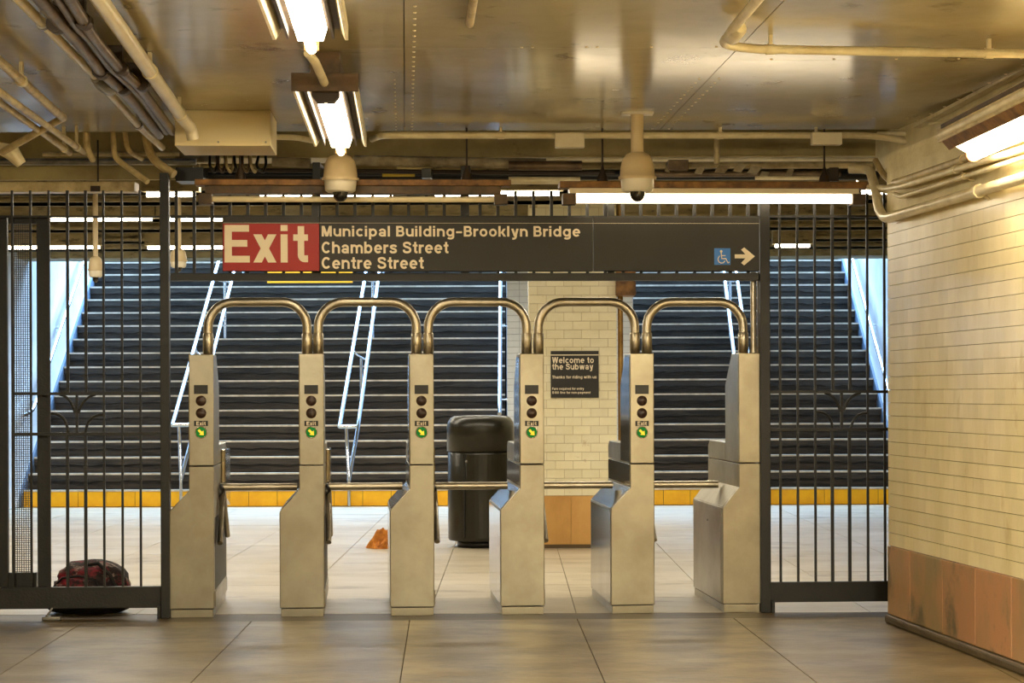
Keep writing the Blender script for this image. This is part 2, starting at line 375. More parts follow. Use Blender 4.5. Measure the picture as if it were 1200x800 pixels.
# near slabs with their slightly skewed joints
def nearx(k, Y): return -.60+.97*k+(-.026)*(Y-11.7)+.02*math.sin(k*3.1+Y)
rows = [(-6, 4.0), (4.0, 6.6), (6.6, 9.1), (9.1, 11.72)]
for ri, (ya, yb) in enumerate(rows):
    for k in range(-4 if ri > 1 else -6, 4 if ri > 1 else 6):
        sh = .45*(ri % 2 == 0)
        xa0, xa1 = nearx(k+sh, ya)+g/2, nearx(k+1+sh, ya)-g/2; xb0, xb1 = nearx(k+sh, yb)+g/2, nearx(k+1+sh, yb)-g/2
        ye = lambda x: (11.73+x*.0278-g) if ri == 3 else yb-g
        mb = MB(); mb.add([(xa0, ya, -.03), (xa1, ya, -.03), (xb1, ye(xb1), -.03), (xb0, ye(xb0), -.03), (xa0, ya, 0), (xa1, ya, 0), (xb1, ye(xb1), 0), (xb0, ye(xb0), 0)],
                          [(0,3,2,1),(4,5,6,7),(0,1,5,4),(1,2,6,5),(2,3,7,6),(3,0,4,7)])
        part('slab', mb, M['nearslab'], floor)
# ---- ceiling of the near hall: backing and separate steel panels
HC = 2.95
def cu_(X119, Y): return X119+(-.0545)*(Y-11.9)
cb = MB(); cb.box(-9, -6, HC+.02, 6, 11.93, HC+.3)
ceil = struct('ceiling', cb, M['recess_dark'])
ex = [-8.4, -6.85, -5.3, -3.75, -2.2, -.647, .905, 2.48, 5.2]
ey = {0: [-6, 2, 5.2, 8.4, 11.95]}
for i in range(len(ex)-1):
    ys = [-6, 1.2, 4.2, 6.9, 9.1 if i != 6 else 9.46, 11.95] if i >= 4 else [-6, 2.4, 6.0, 9.9, 11.95]
    for j in range(len(ys)-1):
        a, b = ys[j]+.002, ys[j+1]-.002
        mb = MB(); x = [cu_(ex[i]+.002, a), cu_(ex[i+1]-.002, a), cu_(ex[i+1]-.002, b), cu_(ex[i]+.002, b)]
        if i == 7: x[1] = x[2] = 4.6
        mb.add([(x[0], a, HC), (x[1], a, HC), (x[2], b, HC), (x[3], b, HC), (x[0], a, HC+.019), (x[1], a, HC+.019), (x[2], b, HC+.019), (x[3], b, HC+.019)],
               [(0,3,2,1),(4,5,6,7),(0,1,5,4),(1,2,6,5),(2,3,7,6),(3,0,4,7)])
        part('ceiling_panel', mb, M['ceiling'], ceil)
rv = MB()
def rivet(x, y, r=.008): rv.lathe([(.0005, -.005), (r*.7, -.004), (r, 0)], (x, y, HC), 8)
for k in range(30):
    y = 8.1+k*.135
    if y < 11.9: rivet(cu_(ex[5]+.045, y), y); 
    if y > 9.9 and y < 11.9: rivet(cu_(ex[5]-.05, y), y, .006); rivet(cu_(ex[6]+.05, y), y); rivet(cu_(ex[6]-.05, y), y)
for k in range(12):
    rivet(-.55+.3*k if k > 1 else .1+.3*k, 9.07 if k < 6 else 9.42)
for k in range(8): rivet(cu_(ex[7]-.1, 9.6+k*.28), 9.6+k*.28, .01)
o = part('rivets', rv, M['cream'], ceil); o['kind'] = 'stuff'
# ---- beams beyond the ceiling edge
mb = MB(); mb.box(-9, 12.55, 2.86, 2.42, 12.85, 3.5); struct('trim_1', mb, M['olive'], .01, 'olive painted ceiling beam behind the ceiling edge')
mb = MB(); mb.box(-9, 11.95, 3.25, 2.6, 12.6, 3.4); struct('trim_2', mb, M['recess_dark'])
# far ceiling with cross beams
mb = MB(); mb.box(-9, 12.6, 3.12, 9, 24.2, 3.3); mb.box(-9, 11.9, 3.3, 9, 12.9, 3.5); struct('ceiling_far', mb, M['beam_far'])
for k, (Y, z) in enumerate([(14.3, 2.98), (15.5, 2.96), (16.8, 3.0), (18.2, 2.98), (19.6, 3.0), (21.1, 3.0), (22.5, 3.02)]):
    mb = MB(); mb.box(-9, Y, z, 9, Y+.34, 3.15); mb.box(-9, Y-.03, z, 9, Y+.37, z+.03)
    o = struct('trim_%d' % (k+3), mb, M['beam_far'])
mb = MB(); mb.box(-9, 23.55, 2.99, 9, 24.1, 4.0); struct('trim_10', mb, M['beam_far'])
# ---- right wall: direction converges left of the gate line
wd = Vector((-.111, 1, 0)).normalized(); wn = Vector((-wd.y, wd.x, 0))   # wn points into the hall (towards -x)
WC = Vector((2.205, 11.5, 0))
def WP(s, z, off=0): p = WC-wd*s+wn*off; return (p.x, p.y, z)          # s = metres towards the camera
def wbox(s0, s1, z0, z1, o0, o1):
    mb = MB(); c = [WP(s0, z0, o0), WP(s1, z0, o0), WP(s1, z0, o1), WP(s0, z0, o1), WP(s0, z1, o0), WP(s1, z1, o0), WP(s1, z1, o1), WP(s0, z1, o1)]
    mb.add(c, [(0,3,2,1),(4,5,6,7),(0,1,5,4),(1,2,6,5),(2,3,7,6),(3,0,4,7)]); return mb
mb = wbox(-.0, 17.5, 0, 2.74, -.6, -.012)
wall_r = struct('wall_right', mb, M['grout'])
# return of the wall beyond the gate
mb = MB(); mb.box(2.53, 11.62, 0, 3.6, 12.9, 3.3); struct('wall_right_return', mb, M['plaster'], .01)
ZM = 0.455; ZT = 2.335; CS = .0758; TW = .1524
def wt(): # one tile: local x along s (towards camera), y thickness
    m = MB(); m.box(.0004, 0, .0014, TW-.0004, .014, CS-.0014); return m
tile_me = mesh(wt(), 'tile', M['tile'])
half = MB(); half.box(.0012, 0, .0012, TW/2-.0012, .014, CS-.0012); half_me = mesh(half, 'tile', M['tile'])
wang = math.atan2(-wd.y, -wd.x)  # local x -> -wd
rest = MB(); cnt = 0
ncol = 15; nrow = int(round((ZT-ZM)/CS))
cells = []
for r in range(nrow):
    z = ZM+r*CS
    sh = TW/2 if r % 2 else 0
    if sh: cells.append((0, z, 'h'))
    for c in range(ncol+12):
        cells.append((sh+c*TW, z, 'f'))
cells.sort(key=lambda c: -c[0] if False else (abs(c[0]-1.15)))
for (s, z, kd) in cells:
    if cnt < 299:
        p = WP(s, z, -.012)
        o = part('tile', tile_me if kd == 'f' else half_me, None, wall_r, loc=p); o.rotation_euler = (random.uniform(-.004, .004), 0, wang+PI)
        o.scale = (-1, 1, 1) if False else (1, 1, 1)
        # local x must run towards the camera and y out of the wall
        o.rotation_euler = (0, 0, wang); o.scale = (1, -1, 1)
        cnt += 1
    else:
        L = TW if kd == 'f' else TW/2
        q = wbox(s+.0004, s+L-.0004, z+.0014, z+CS-.0014, -.012, .002); rest.add(q.v, q.f)
# the wall further back towards the camera and beyond
for r in range(nrow):
    z = ZM+r*CS; q = wbox(27.6*TW, 17, z+.0012, z+CS-.0012, -.012, .002); rest.add(q.v, q.f)
o = part('tiles_behind', rest, M['tile'], wall_r); o['kind'] = 'stuff'
ms = [0, .42, .98, 1.49, 2.0, 2.55, 3.1]
for i in range(6):
    part('marble_slab', wbox(ms[i]+.003, ms[i+1]-.003, .055, ZM-.002, -.012, .008+random.uniform(0, .002)), M['marble'], wall_r, .003)
part('marble_slab', wbox(3.1, 17, .055, ZM-.002, -.012, .008), M['marble'], wall_r)
part('cement_foot', wbox(0, 17, 0, .05, -.012, .03), M['thresh'], wall_r, .015)
part('plaster_frieze', wbox(-.0, 17, ZT+.002, 2.74, -.012, .004), M['plaster'], wall_r)
part('upper_wall', wbox(-.9, 17, 2.74, 2.97, -.7, -.2), M['plaster'], wall_r)
# hall walls outside the frame
mb = MB(); mb.box(-9.3, -6, 0, -9, 24, 3.5); struct('wall_left', mb, M['wall'])
mb = MB(); mb.box(-9.3, -6.3, 0, 9, -6, 3.5); struct('wall_back', mb, M['wall'])
mb = MB(); mb.box(3.6, 12.3, 0, 9, 12.6, 3.5); struct('wall_right_passage', mb, M['wall'])
mb = MB(); mb.box(7.2, 12.6, 0, 7.4, 34, 3.5); struct('wall_right_far', mb, M['wall'])

# ============================================================ STAIRS
Z0 = 23.7; TR = .27; RI = .19; ZN = .205
XL0, XL1 = -5.93, -.09; XR0, XR1 = 1.50, 4.74
NS = 30
def stair(x0, x1, label):
    root = thing('staircase', label, 'staircase', ((x0+x1)/2, Z0, 0), 0, None)
    hw = (x1-x0)/2
    st = MB(); st.box(-hw, 0.035, 0, hw, TR+.04, RI-.02)
    # upper lip of the riser with a ragged lower edge, and the sunk lower half
    n = 46; vs = []; fs = []
    rr = random.Random(3)
    for i in range(n+1):
        x = -hw+2*hw*i/n; zl = RI*.50+rr.uniform(-.012, .012)
        vs += [(x, -.012, zl), (x, -.012, RI-.02), (x, .036, zl)]
    for i in range(n):
        a = i*3; fs += [(a, a+3, a+4, a+1), (a+2, a+5, a+3, a)]
    st.add(vs, fs)
    sm = mesh(st, 'step', M['step'])
    nm = MB(); nm.box(-hw, -.024, RI-.021, hw, .045, RI+.001); nmm = mesh(nm, 'nosing', M['nosing'])
    for k in range(1, NS):
        s = part('step', sm, None, root, loc=(0, TR*k, ZN+RI*(k-1)))
        part('nosing', nmm, None, s)
    # first riser: yellow tiles
    b = MB(); b.box(-hw, .006, 0, hw, TR+.02, ZN-.02); s = part('bottom_step', b, M['step'], root)
    b = MB(); b.box(-hw, -.024, ZN-.021, hw, .045, ZN+.001); part('nosing', b, M['nosing'], s)
    nt = int(round(2*hw/.34)); tw = 2*hw/nt
    b = MB(); b.box(.003, -.008, .004, tw-.003, .006, ZN-.022); bm_ = mesh(b, 'yellow_tile', M['yellow'])
    for k in range(nt): part('yellow_tile', bm_, None, s, loc=(-hw+k*tw, 0, 0))
    # body beneath
    b = MB(); b.prism([(TR, 0), (TR*NS, 0), (TR*NS, ZN+RI*(NS-1)-.03), (TR+.02, ZN-.03)], -hw, hw, 'x'); part('stair_body', b, M['step'], root)
    return root
stair(XL0, XL1, 'broad dark staircase with pale nosings rising behind the four left turnstiles')
stair(XR0, XR1, 'narrower dark staircase rising behind the right hand gate and turnstiles')
# stairwell walls (structure)
def swall(x0, x1, y0, name, base=True):
    mb = MB(); mb.box(x0, y0, 0, x1, 33, 7.8); return struct(name, mb, M['stairwall'], .01)
swl = swall(XL0-.35, XL0, 22.9, 'wall_stair_left')
swr = swall(XR1, XR1+.35, 23.2, 'wall_stair_right')
mb = MB(); mb.box(XL1+.03, 23.75, 0, XR0-.03, 33, 7.8); swm = struct('wall_stair_middle', mb, M['stairwall'], .01)
# tile joints of the middle wall end, as shallow relief tiles
tm = MB()
for r in range(38):
    for c in range(10):
        x0 = XL1+.03+c*.1525; tm.box(x0+.003+(0), 23.74, r*.0765+.003, min(x0+.1495, XR0-.03), 23.752, r*.0765+.0735)
o = part('wall_tiles', tm, M['stairwall'], swm); o['kind'] = 'stuff'
swm.data.materials.clear(); swm.data.materials.append(M['stairjoint'])
mb = MB(); mb.box(-9, 33, 0, 9, 33.3, 7.8); struct('wall_far', mb, M['stairwall'])
mb = MB(); mb.box(-9, 23.6, 0, XL0-.35, 23.9, 3.3); mb.box(XR1+.35, 23.6, 0, 9, 23.9, 3.3); struct('wall_far_front', mb, M['wall'])
# stringers: sloped bases along the side walls
def stringer(x, sx):
    mb = MB(); mb.prism([(Z0-.1, 0), (Z0-.1, ZN-.05), (Z0, ZN+.03), (Z0+TR*NS, ZN+RI*NS+.03), (Z0+TR*NS, 0)], x, x+sx*.03, 'x')
    return mb
part('stringer', stringer(XL0, 1), mat('stringer_paint', (84, 104, 128), .5), swl)
part('stringer', stringer(XR1, -1), mat('stringer_paint_right', (84, 104, 128), .5), swr)
# ---- handrails
def handrail(A, Bp, label):
    """A, Bp: two lists of (px, py, Y)"""
    pa = [W(*p) for p in A]; pb = [W(*p) for p in Bp]
    d = (pa[0]-pa[-1]).normalized()
    pa = [pa[0]+d*4]+pa; d = (pb[0]-pb[1]).normalized(); pb = [pb[0]+d*4]+pb
    base = Vector((pa[-1].x, Z0-.05, 0))
    root = thing('stair_handrail', label, 'handrail', base)
    f = lambda ps: [p-base for p in ps]
    part('rail', MB().tube(fillet(f(pa), .12), .026, 10), M['rail'], root)
    part('rail', MB().tube(fillet(f(pb), .12), .026, 10), M['rail'], root)
    # end link, post to the floor
    e = pa[-1]; q = Vector((pb[-2].x, e.y, e.z)); e2 = pb[-1]
    part('end_link', MB().tube(f([e, q]), .026, 10), M['rail'], root)
    part('post', MB().tube(fillet(f([Vector((e.x+.08, e.y, e.z)), Vector((e.x+.09, e.y, e.z-.25)), Vector((e2.x, e2.y, e2.z)), Vector((e2.x, e2.y, 0))]), .05), .022, 10), M['rail'], root)
    # intermediate posts standing on steps
    for k in (5, 10, 15, 20):
        y = Z0+TR*k+.1; t = (y-pa[-1].y)/(pa[0].y-pa[-1].y); p = pa[-1].lerp(pa[0], t)
        q = pb[-2].lerp(pb[0], (y-pb[-2].y)/(pb[0].y-pb[-2].y)); m_ = (p+q)/2
        part('post', MB().tube(f([m_-Vector((0, 0, .14)), Vector((m_.x, m_.y, ZN+RI*k-.01))]), .02, 10), M['rail'], root)
        part('bracket', MB().tube(fillet(f([p, p-Vector((0, 0, .13)), q-Vector((0, 0, .13)), q]), .09), .012, 8), M['rail'], root)
    return root
handrail([(258, 300, 26.8), (202, 498, 23.75)], [(279, 300, 26.8), (228, 500, 24.0), (212, 562, 23.62)], 'double steel handrail on the left stairs behind the leftmost turnstile')
handrail([(432, 300, 26.8), (398, 500, 23.75)], [(447, 300, 26.8), (420, 498, 24.0), (409, 562, 23.62)], 'double steel handrail on the left stairs behind the second and third turnstiles')
handrail([(846, 300, 26.8), (870, 498, 23.75)], [(860, 300, 26.8), (888, 498, 24.0), (893, 562, 23.62)], 'double steel handrail on the right stairs behind the rightmost cabinet')
def wallrail(x, sx, label, h=.95):
    root = thing('wall_handrail', label, 'handrail', (x, Z0+.2, 0))
    a = Vector((sx*.09, 0, h+ZN)); b = Vector((sx*.09, TR*24, h+ZN+RI*24))
    part('rail', MB().tube(fillet([a+Vector((0, -.5, -.05)), a, b], .15), .025, 10), M['rail'], root)
    for k in range(1, 24, 5):
        p = a.lerp(b, k/24); part('bracket', MB().tube(fillet([p, p-Vector((0, 0, .07)), p-Vector((sx*.09, 0, .07))], .03), .01, 8), M['rail'], root)
wallrail(XL0, 1, 'wall mounted steel handrail on the pale wall left of the stairs')
wallrail(XR1, -1, 'wall mounted steel handrail on the pale wall right of the stairs')
wallrail(XL1+.03, -1, 'steel handrail on the left face of the wall between both stairs')

# ============================================================ COLUMN
CYF = 17.15; cx0 = W(620, 500, CYF).x; cx1 = W(723, 500, CYF).x
croot = thing('tiled_column', 'square column of ivory tiles above a tan marble base, between the stairs', 'column', ((cx0+cx1)/2, CYF, 0))
hw = (cx1-cx0)/2
part('core', MB().box(-hw+.012, .012, 0, hw-.012, .76, 3.13), M['grout_col'], croot)
cmz = .455
for (a, b) in ((-hw, -.02), (-.02, hw)):
    part('marble_slab', MB().box(a+.001, 0, .03, b-.001, .013, cmz), M['marble_col'], croot, .003)
part('marble_slab', MB().box(-hw, .013, .03, -hw+.013, .76, cmz), M['marble_col'], croot)
part('marble_slab', MB().box(hw-.013, .013, .03, hw, .76, cmz), M['marble_col'], croot)
part('plinth', MB().box(-hw-.004, -.006, 0, hw+.004, .77, .03), M['joint'], croot)
cw = 2*hw/5; ch = .0762*1.0
fm = mesh(MB().box(.0015, 0, .0015, cw-.0015, .013, ch-.0015), 'tile', M['tile_col'])
hm = mesh(MB().box(.0015, 0, .0015, cw/2-.0015, .013, ch-.0015), 'tile', M['tile_col'])
side = MB()
for r in range(34):
    z = cmz+.002+r*ch; sh = r % 2
    xs = [-hw+cw*c for c in range(5)] if not sh else [-hw+cw/2+cw*c for c in range(4)]
    if z < 2.45:
        for x in xs: part('tile', fm, None, croot, loc=(x, 0, z))
        if sh: part('tile', hm, None, croot, loc=(-hw, 0, z)); part('tile', hm, None, croot, loc=(hw-cw/2, 0, z))
    else:
        for x in xs: side.box(x+.0015, 0, z+.0015, x+cw-.0015, .013, z+ch-.0015)
    for k in range(5):
        y0 = .013+k*.149; side.box(-hw, y0+.001, z+.0015, -hw+.013, y0+.147, z+ch-.0015); side.box(hw-.013, y0+.001, z+.0015, hw, y0+.147, z+ch-.0015)
o = part('side_tiles', side, M['tile_col'], croot); o['kind'] = 'stuff'
# poster on the column
a = W(645.5, 466, CYF-.02); b = W(701.5, 411, CYF-.02); pw = (b.x-a.x); ph = b.z-a.z
pr = thing('notice_sign', 'square black notice with white lettering, Welcome to the Subway, on the tiled column', 'sign', (a.x, CYF-.008, a.z))
part('panel', MB().box(0, -.006, 0, pw, .006, ph), M['signblack'], pr)
part('rule_line', MB().box(0, -.0075, ph*.905, pw, -.006, ph*.925), M['cream_letter'], pr)
def ptxt(s, x0, x1, z0, z1, bold): 
    text_mesh('lettering', s, pw*x0, pw*x1, ph*z0, ph*z1, -.0075, M['cream_letter'], pr, bold)
ptxt('Welcome to', .03, .90, .74, .87, .035); ptxt('the Subway', .03, .885, .565, .73, .035)
ptxt('Thanks for riding with us', .03, .955, .395, .475, .03)
ptxt('Fare required for entry', .03, .69, .155, .222, .028); ptxt('$100 fine for non-payment', .03, .83, .072, .143, .028)
# conduit and junction box on the column's right
p = W(727.5, 500, CYF+.05)
single('conduit', MB().tube([(p.x, p.y, .9), (p.x, p.y, 3.1)], .024, 10), M['gold'], 'brass coloured vertical conduit on the right edge of the tiled column', 'pipe')
a = W(722, 346, CYF-.1); b = W(745, 322, CYF-.1)
single('junction_box', MB().box(a.x, CYF-.12, a.z, b.x, CYF+.2, b.z+.06), M['rust'], 'grimy square junction box at the upper right of the tiled column', 'box', bevel=.006)

# ============================================================ TRASH CAN
tp = Wz(563, 643, 0); tr = .29
t = thing('trash_can', 'tall dark round metal litter bin with domed lid beside the column', 'trash can', (tp.x, tp.y+tr, 0))
part('foot', MB().lathe([(.0, .0), (tr*.72, 0), (tr*.72, .06), (tr*.6, .06)], n=32), M['black'], t)
part('body', MB().lathe([(0, .06), (tr*.97, .06), (tr, .075), (tr, .83), (tr*.95, .845), (0, .845)], n=48), M['can'], t)
part('lid', MB().lathe([(tr*.9, .84), (tr*1.03, .845), (tr*1.03, 1.06), (tr*1.0, 1.10), (tr*.92, 1.135), (tr*.8, 1.152), (tr*.4, 1.16), (0, 1.162)], n=48), M['can'], t)
for a in (-118, -84):
    an = math.radians(a)
    c = MB(); c.tube([(tr*1.003*math.cos(an), tr*1.003*math.sin(an), .09), (tr*1.003*math.cos(an), tr*1.003*math.sin(an), .82)], .011, 8)
    if a == -118: part('door_seam', c, M['black'], t)
dp = MB()
n = 14; vs = []
for i in range(n+1):
    an = math.radians(-114+100*i/n)
    for (r, z) in ((tr*1.0, .09), (tr*1.015, .09), (tr*1.015, .82), (tr*1.0, .82)): vs.append((r*math.cos(an), r*math.sin(an), z))
fs = []
for i in range(n):
    a = i*4
    for k in range(4): fs.append((a+k, a+4+k, a+4+(k+1) % 4, a+(k+1) % 4))
fs += [(3, 2, 1, 0), (n*4, n*4+1, n*4+2, n*4+3)]
dp.add(vs, fs); part('door', dp, M['can'], t)
part('lock', MB().lathe([(0, 0), (.012, 0), (.012, .02)], (-.12, -tr*.935, .76), 12, axis='y'), M['zinc'], t)
# crumpled orange cloth
def crumple(name, c, rx, ry, h, m, label, cat, seed=1):
    rr = random.Random(seed); mb = MB(); n = 26; rings = 9; vs = []; fs = []
    ph = [rr.uniform(0, 6.28) for _ in range(8)]
    def hh(x, y):
        e = max(0, 1-(x*x+y*y)); return h*(e**.6)*(.62+.38*math.sin(5*x+ph[0]+2*math.sin(4*y+ph[1])))+.012*math.sin(13*x+ph[2])*math.cos(11*y+ph[3])
    for i in range(rings+1):
        for k in range(n):
            a = 2*PI*k/n; r = i/rings*(1+.16*math.sin(3*a+ph[4])+.09*math.sin(7*a+ph[5]))
            x, y = r*math.cos(a), r*math.sin(a); z = max(.004, hh(x, y)) if i < rings else .002
            vs.append((x*rx, y*ry, z))
    for i in range(rings):
        for k in range(n): fs.append((i*n+k, (i+1)*n+k, (i+1)*n+(k+1) % n, i*n+(k+1) % n))
    mb.add(vs, fs, False); o = part(name, mb, m, None); o.location = c; return tag(o, label, cat)
p = Wz(449, 643, 0); crumple('crumpled_cloth', (p.x, p.y+.12, 0), .17, .13, .17, M['orange'], 'crumpled orange brown cloth on the floor between second and third turnstiles', 'cloth', 4)

# ============================================================ TURNSTILES
TA = math.radians(4.3)
def face(mb_): return mb_
LX0, UX0, RX = -.193, -.073, .075
def turnstile(cpx, label, kind=0):
    u, z_ = RL(cpx, 700, 0)
    t = thing('turnstile', label, 'turnstile', RW(u), TA, 'row of turnstiles')
    t['group'] = 'row of turnstiles'
    UZ = 1.595; SZ = .917
    x1 = RX if kind == 0 else .062
    lx = LX0 if kind == 0 else -.173
    ux = UX0 if kind == 0 else -.071
    # lower cabinet: prism of its front outline running the full depth
    low = MB(); low.prism([(lx, .052), (x1, .052), (x1, .915), (ux, .915), (ux, .77), (lx, .64)], 0, 1.09)
    part('lower_cabinet', low, M['steel'], t, .004)
    # toe plinth
    part('plinth', MB().box(lx+.006, .008, 0, x1-.006, 1.08, .047), M['steel'], t, .002)
    # upper tower: side outline extruded over the width
    up = MB(); up.prism([(0.0, .919), (.46, .919), (.46, 1.40), (.24, UZ), (0, UZ)], ux, x1, 'x')
    part('tower', up, M['steel'], t, .005)
    rear = MB(); rear.prism([(.465, .919), (1.09, .919), (1.09, 1.0), (1.04, 1.035), (.465, 1.035)], ux, x1, 'x')
    part('rear_cabinet', rear, M['steel'], t, .004)
    # side skins, polished
    SS = M['steel_side'] if kind == 0 else M['steel']
    part('side_panel', MB().box(lx-.0025, .03, .06, lx-.0002, 1.06, .63), SS, t)
    sk = MB(); sk.prism([(.02, .925), (.44, .925), (.44, 1.40), (.235, UZ-.02), (.02, UZ-.02)], ux-.0025, ux-.0002, 'x'); part('side_panel', sk, SS, t)
    sk = MB(); sk.prism([(.03, .785), (1.07, .785), (1.07, .912), (.03, .912)], ux-.0025, ux-.0002, 'x'); part('side_panel', sk, SS, t)
    # sloping shoulder plate
    sl = MB(); d = .0025; sl.prism([(lx+.003, .646), (ux-.003, .766), (ux-.003, .766+d), (lx+.003, .646+d)], .03, 1.06); part('shoulder_plate', sl, SS, t)
    if kind == 0:
        def zz(py): return RL(cpx, py, 0)[1]
        k = .00523
        part('display', MB().box(-8*k, -.003, zz(461.5), 8*k, .004, zz(451)), M['black'], t)
        for py in (469.5, 484): part('indicator', MB().lathe([(0, -.006), (5.6*k, -.005), (6.4*k, .003)], (0, 0, zz(py)), 24, axis='y'), M['disc'], t)
        pl = part('exit_plate', MB().box(-8*k, -.003, zz(499), 8*k, .003, zz(493)), M['black'], t)
        text_mesh('lettering', 'Exit', -5.4*k, 5.4*k, zz(498.2), zz(493.8), -.0042, M['cream_letter'], pl, .02)
        gl = part('green_light', MB().lathe([(0, -.0035), (6.0*k, -.003), (6.0*k, .003)], (0, 0, zz(506.5)), 28, axis='y'), M['green'], t)
        part('ring', MB().lathe([(6.0*k, -.003), (6.2*k, -.006), (7.0*k, -.005), (7.2*k, .003)], (0, 0, zz(506.5)), 28, axis='y'), M['steel_side'], gl)
        # arrow to the lower right
        zc = zz(506.5); ar = MB(); q = .70710678
        P = [(-.022, .007), (.002, .007), (.002, .0185), (.024, 0), (.002, -.0185), (.002, -.007), (-.022, -.007)]
        P = [((x*q+z*q)*.98, (-x*q+z*q)*.98+zc) for x, z in P]
        ar.prism(P, -.0048, -.004); part('arrow', ar, M['yarrow'], gl)
        # tripod on the right hand side
        hz = .765; hd = .5
        ar = math.sqrt(.5); L = .465
        hub = MB(); hub.lathe([(.055, 0), (.055, .012), (.035, .03), (.0, .034)], (x1, hd, hz-.03), 20, axis='x'); hb = part('hub', hub, M['black'], t)
        part('arm', MB().tube([(x1+.02, hd, hz), (x1+L+.02, hd, hz)], .024, 14), M['tube_steel'], t)
        for sg in (1, -1):
            part('arm', MB().tube([(x1+.02, hd, hz-.02), (x1+.024, hd+sg*L*ar, hz-L*ar)], .0175, 12), M['tube_steel'], t)
        # housing over the hub and a flat black sheet standing in for the shaded open side
        hs = MB(); hs.prism([(.62, .70), (1.06, .62), (1.06, .93), (1.0, 1.0), (.62, 1.0)], x1, x1+.028, 'x'); part('barrier_housing', hs, M['steel_side'], t, .006)
        part('recess_shade', MB().box(x1-.001, .08, .16, x1+.0015, 1.02, .60), M['iron'], t)
        part('recess_ledge', MB().box(x1, .04, .06, x1+.006, 1.06, .15), M['steel'], t, .002)
    else:
        part('door_panel', MB().box(lx-.005, .05, .065, lx-.0026, 1.04, .635), M['steel'], t, .001)
        part('lock', MB().lathe([(0, -.006), (.007, -.006), (.007, 0)], (lx-.005, .5, .54), 10, axis='x'), M['zinc'], t)
    return t
TL = ['leftmost steel turnstile beside the left gate post, its hollow right side in view',
      'second steel turnstile from the left gate, standing before the center handrail',
      'third steel turnstile from the left gate, left of the dark litter bin',
      'fourth steel turnstile from the left gate, overlapping the right edge of the litter bin',
      'fifth steel turnstile from the left gate, right of the tiled column with the notice']
for i in range(5): turnstile(236.3+129.2*i, TL[i])
turnstile(880, 'plain steel end cabinet without indicator lights, beside the right gate post', 1)
# arched tubes linking them
arches = [(244, 360, 'leftmost'), (373, 488, 'second'), (502, 617, 'middle'), (631, 744, 'fourth'), (758, 871, 'rightmost')]
AL = ['leftmost arched steel tube, linking the first and second turnstile from the left',
      'arched steel tube linking the second and third turnstile from the left',
      'arched steel tube linking third and fourth turnstile, above the litter bin',
      'arched steel tube linking fourth and fifth turnstile, before the tiled column',
      'rightmost arched steel tube, ending on the plain end cabinet']
for i, (xa, xb, _) in enumerate(arches):
    d = .12; ua, z1 = RL(xa, 413.5, d); ub, _z = RL(xb, 413.5, d); um = (ua+ub)/2; zt = RL((xa+xb)/2, 353.8, d)[1]; z0 = 1.592
    t = thing('arch_rail', AL[i], 'rail', RW(um, d, z0), B, 'arched rails over the passages')
    h = (ub-ua)/2; zt -= z0
    R_ = .155; pts = [(-h, 0, .0)]
    for k in range(9): a = PI-PI/2*k/8; pts.append((-h+R_+R_*math.cos(a), 0, zt-R_+R_*math.sin(a)))
    for k in range(9): a = PI/2-PI/2*k/8; pts.append((h-R_+R_*math.cos(a), 0, zt-R_+R_*math.sin(a)))
    pts.append((h, 0, 0))
    part('tube', MB().tube(pts, .028, 18), M['tube_steel'], t)
    for s in (-h, h): part('collar', MB().lathe([(.028, .002), (.0325, .004), (.0325, .125), (.0285, .132)], (s, 0, 0), 18), M['tube_steel'], t)
for k, px in enumerate((883, 890)):
    d = .10; u, z = RL(px, 413, d); zt = RL(px, 330, d)[1]; p = RW(u, d)
    mb = MB(); mb.tube([(p.x, p.y, 1.594), (p.x, p.y, zt+.06)], .019 if k == 0 else .014, 12)
    mb.tube([(p.x, p.y, 1.594), (p.x, p.y, 1.62)], .023 if k == 0 else .017, 12)
    single('riser_pipe', mb, M['tube_steel'], ['thicker vertical conduit rising from the end cabinet', 'thinner vertical conduit beside the right gate post, on the end cabinet'][k], 'pipe')

# ============================================================ GATE LINE (row frame)
def rowbox(mb, px0, py0, px1, py1, d0, d1, base):
    """box given by its pixel rectangle at the front depth, relative to base (u, z)"""
    u0, z1 = RL(px0, py0, d0); u1, z0 = RL(px1, py1, d0)
    mb.box(u0-base[0], d0, z0-base[1], u1-base[0], d1, z1-base[1]); return mb
def rowthing(name, px, label, cat, z=0, group=None, d=0):
    u, _ = RL(px, 600, 0); return thing(name, label, cat, RW(u, 0, z), B, group), (u, z)
# posts
t, b = rowthing('gate_post', 193.5, 'tall black square gate post left of the leftmost turnstile', 'post')
u0 = RL(188.5, 500)[0]-b[0]; u1 = RL(199, 500)[0]-b[0]; zt = RL(193, 203)[1]
part('shaft', MB().box(u0, -.03, .0, u1, .05, zt), M['iron'], t, .003)
part('foot_bolt_block', MB().box(u0-.02, -.05, 0, u0+.0, .02, .075), M['iron'], t, .003)
t, b = rowthing('gate_post', 895.5, 'black square gate post right of the plain end cabinet', 'post')
u0 = RL(890.5, 500)[0]-b[0]; u1 = RL(902, 500)[0]-b[0]; zt = RL(895, 223)[1]
part('shaft', MB().box(u0, -.03, .0, u1, .05, zt), M['iron'], t, .003)
part('foot_bolt_block', MB().box(u1, -.05, 0, u1+.02, .02, .075), M['iron'], t, .003)
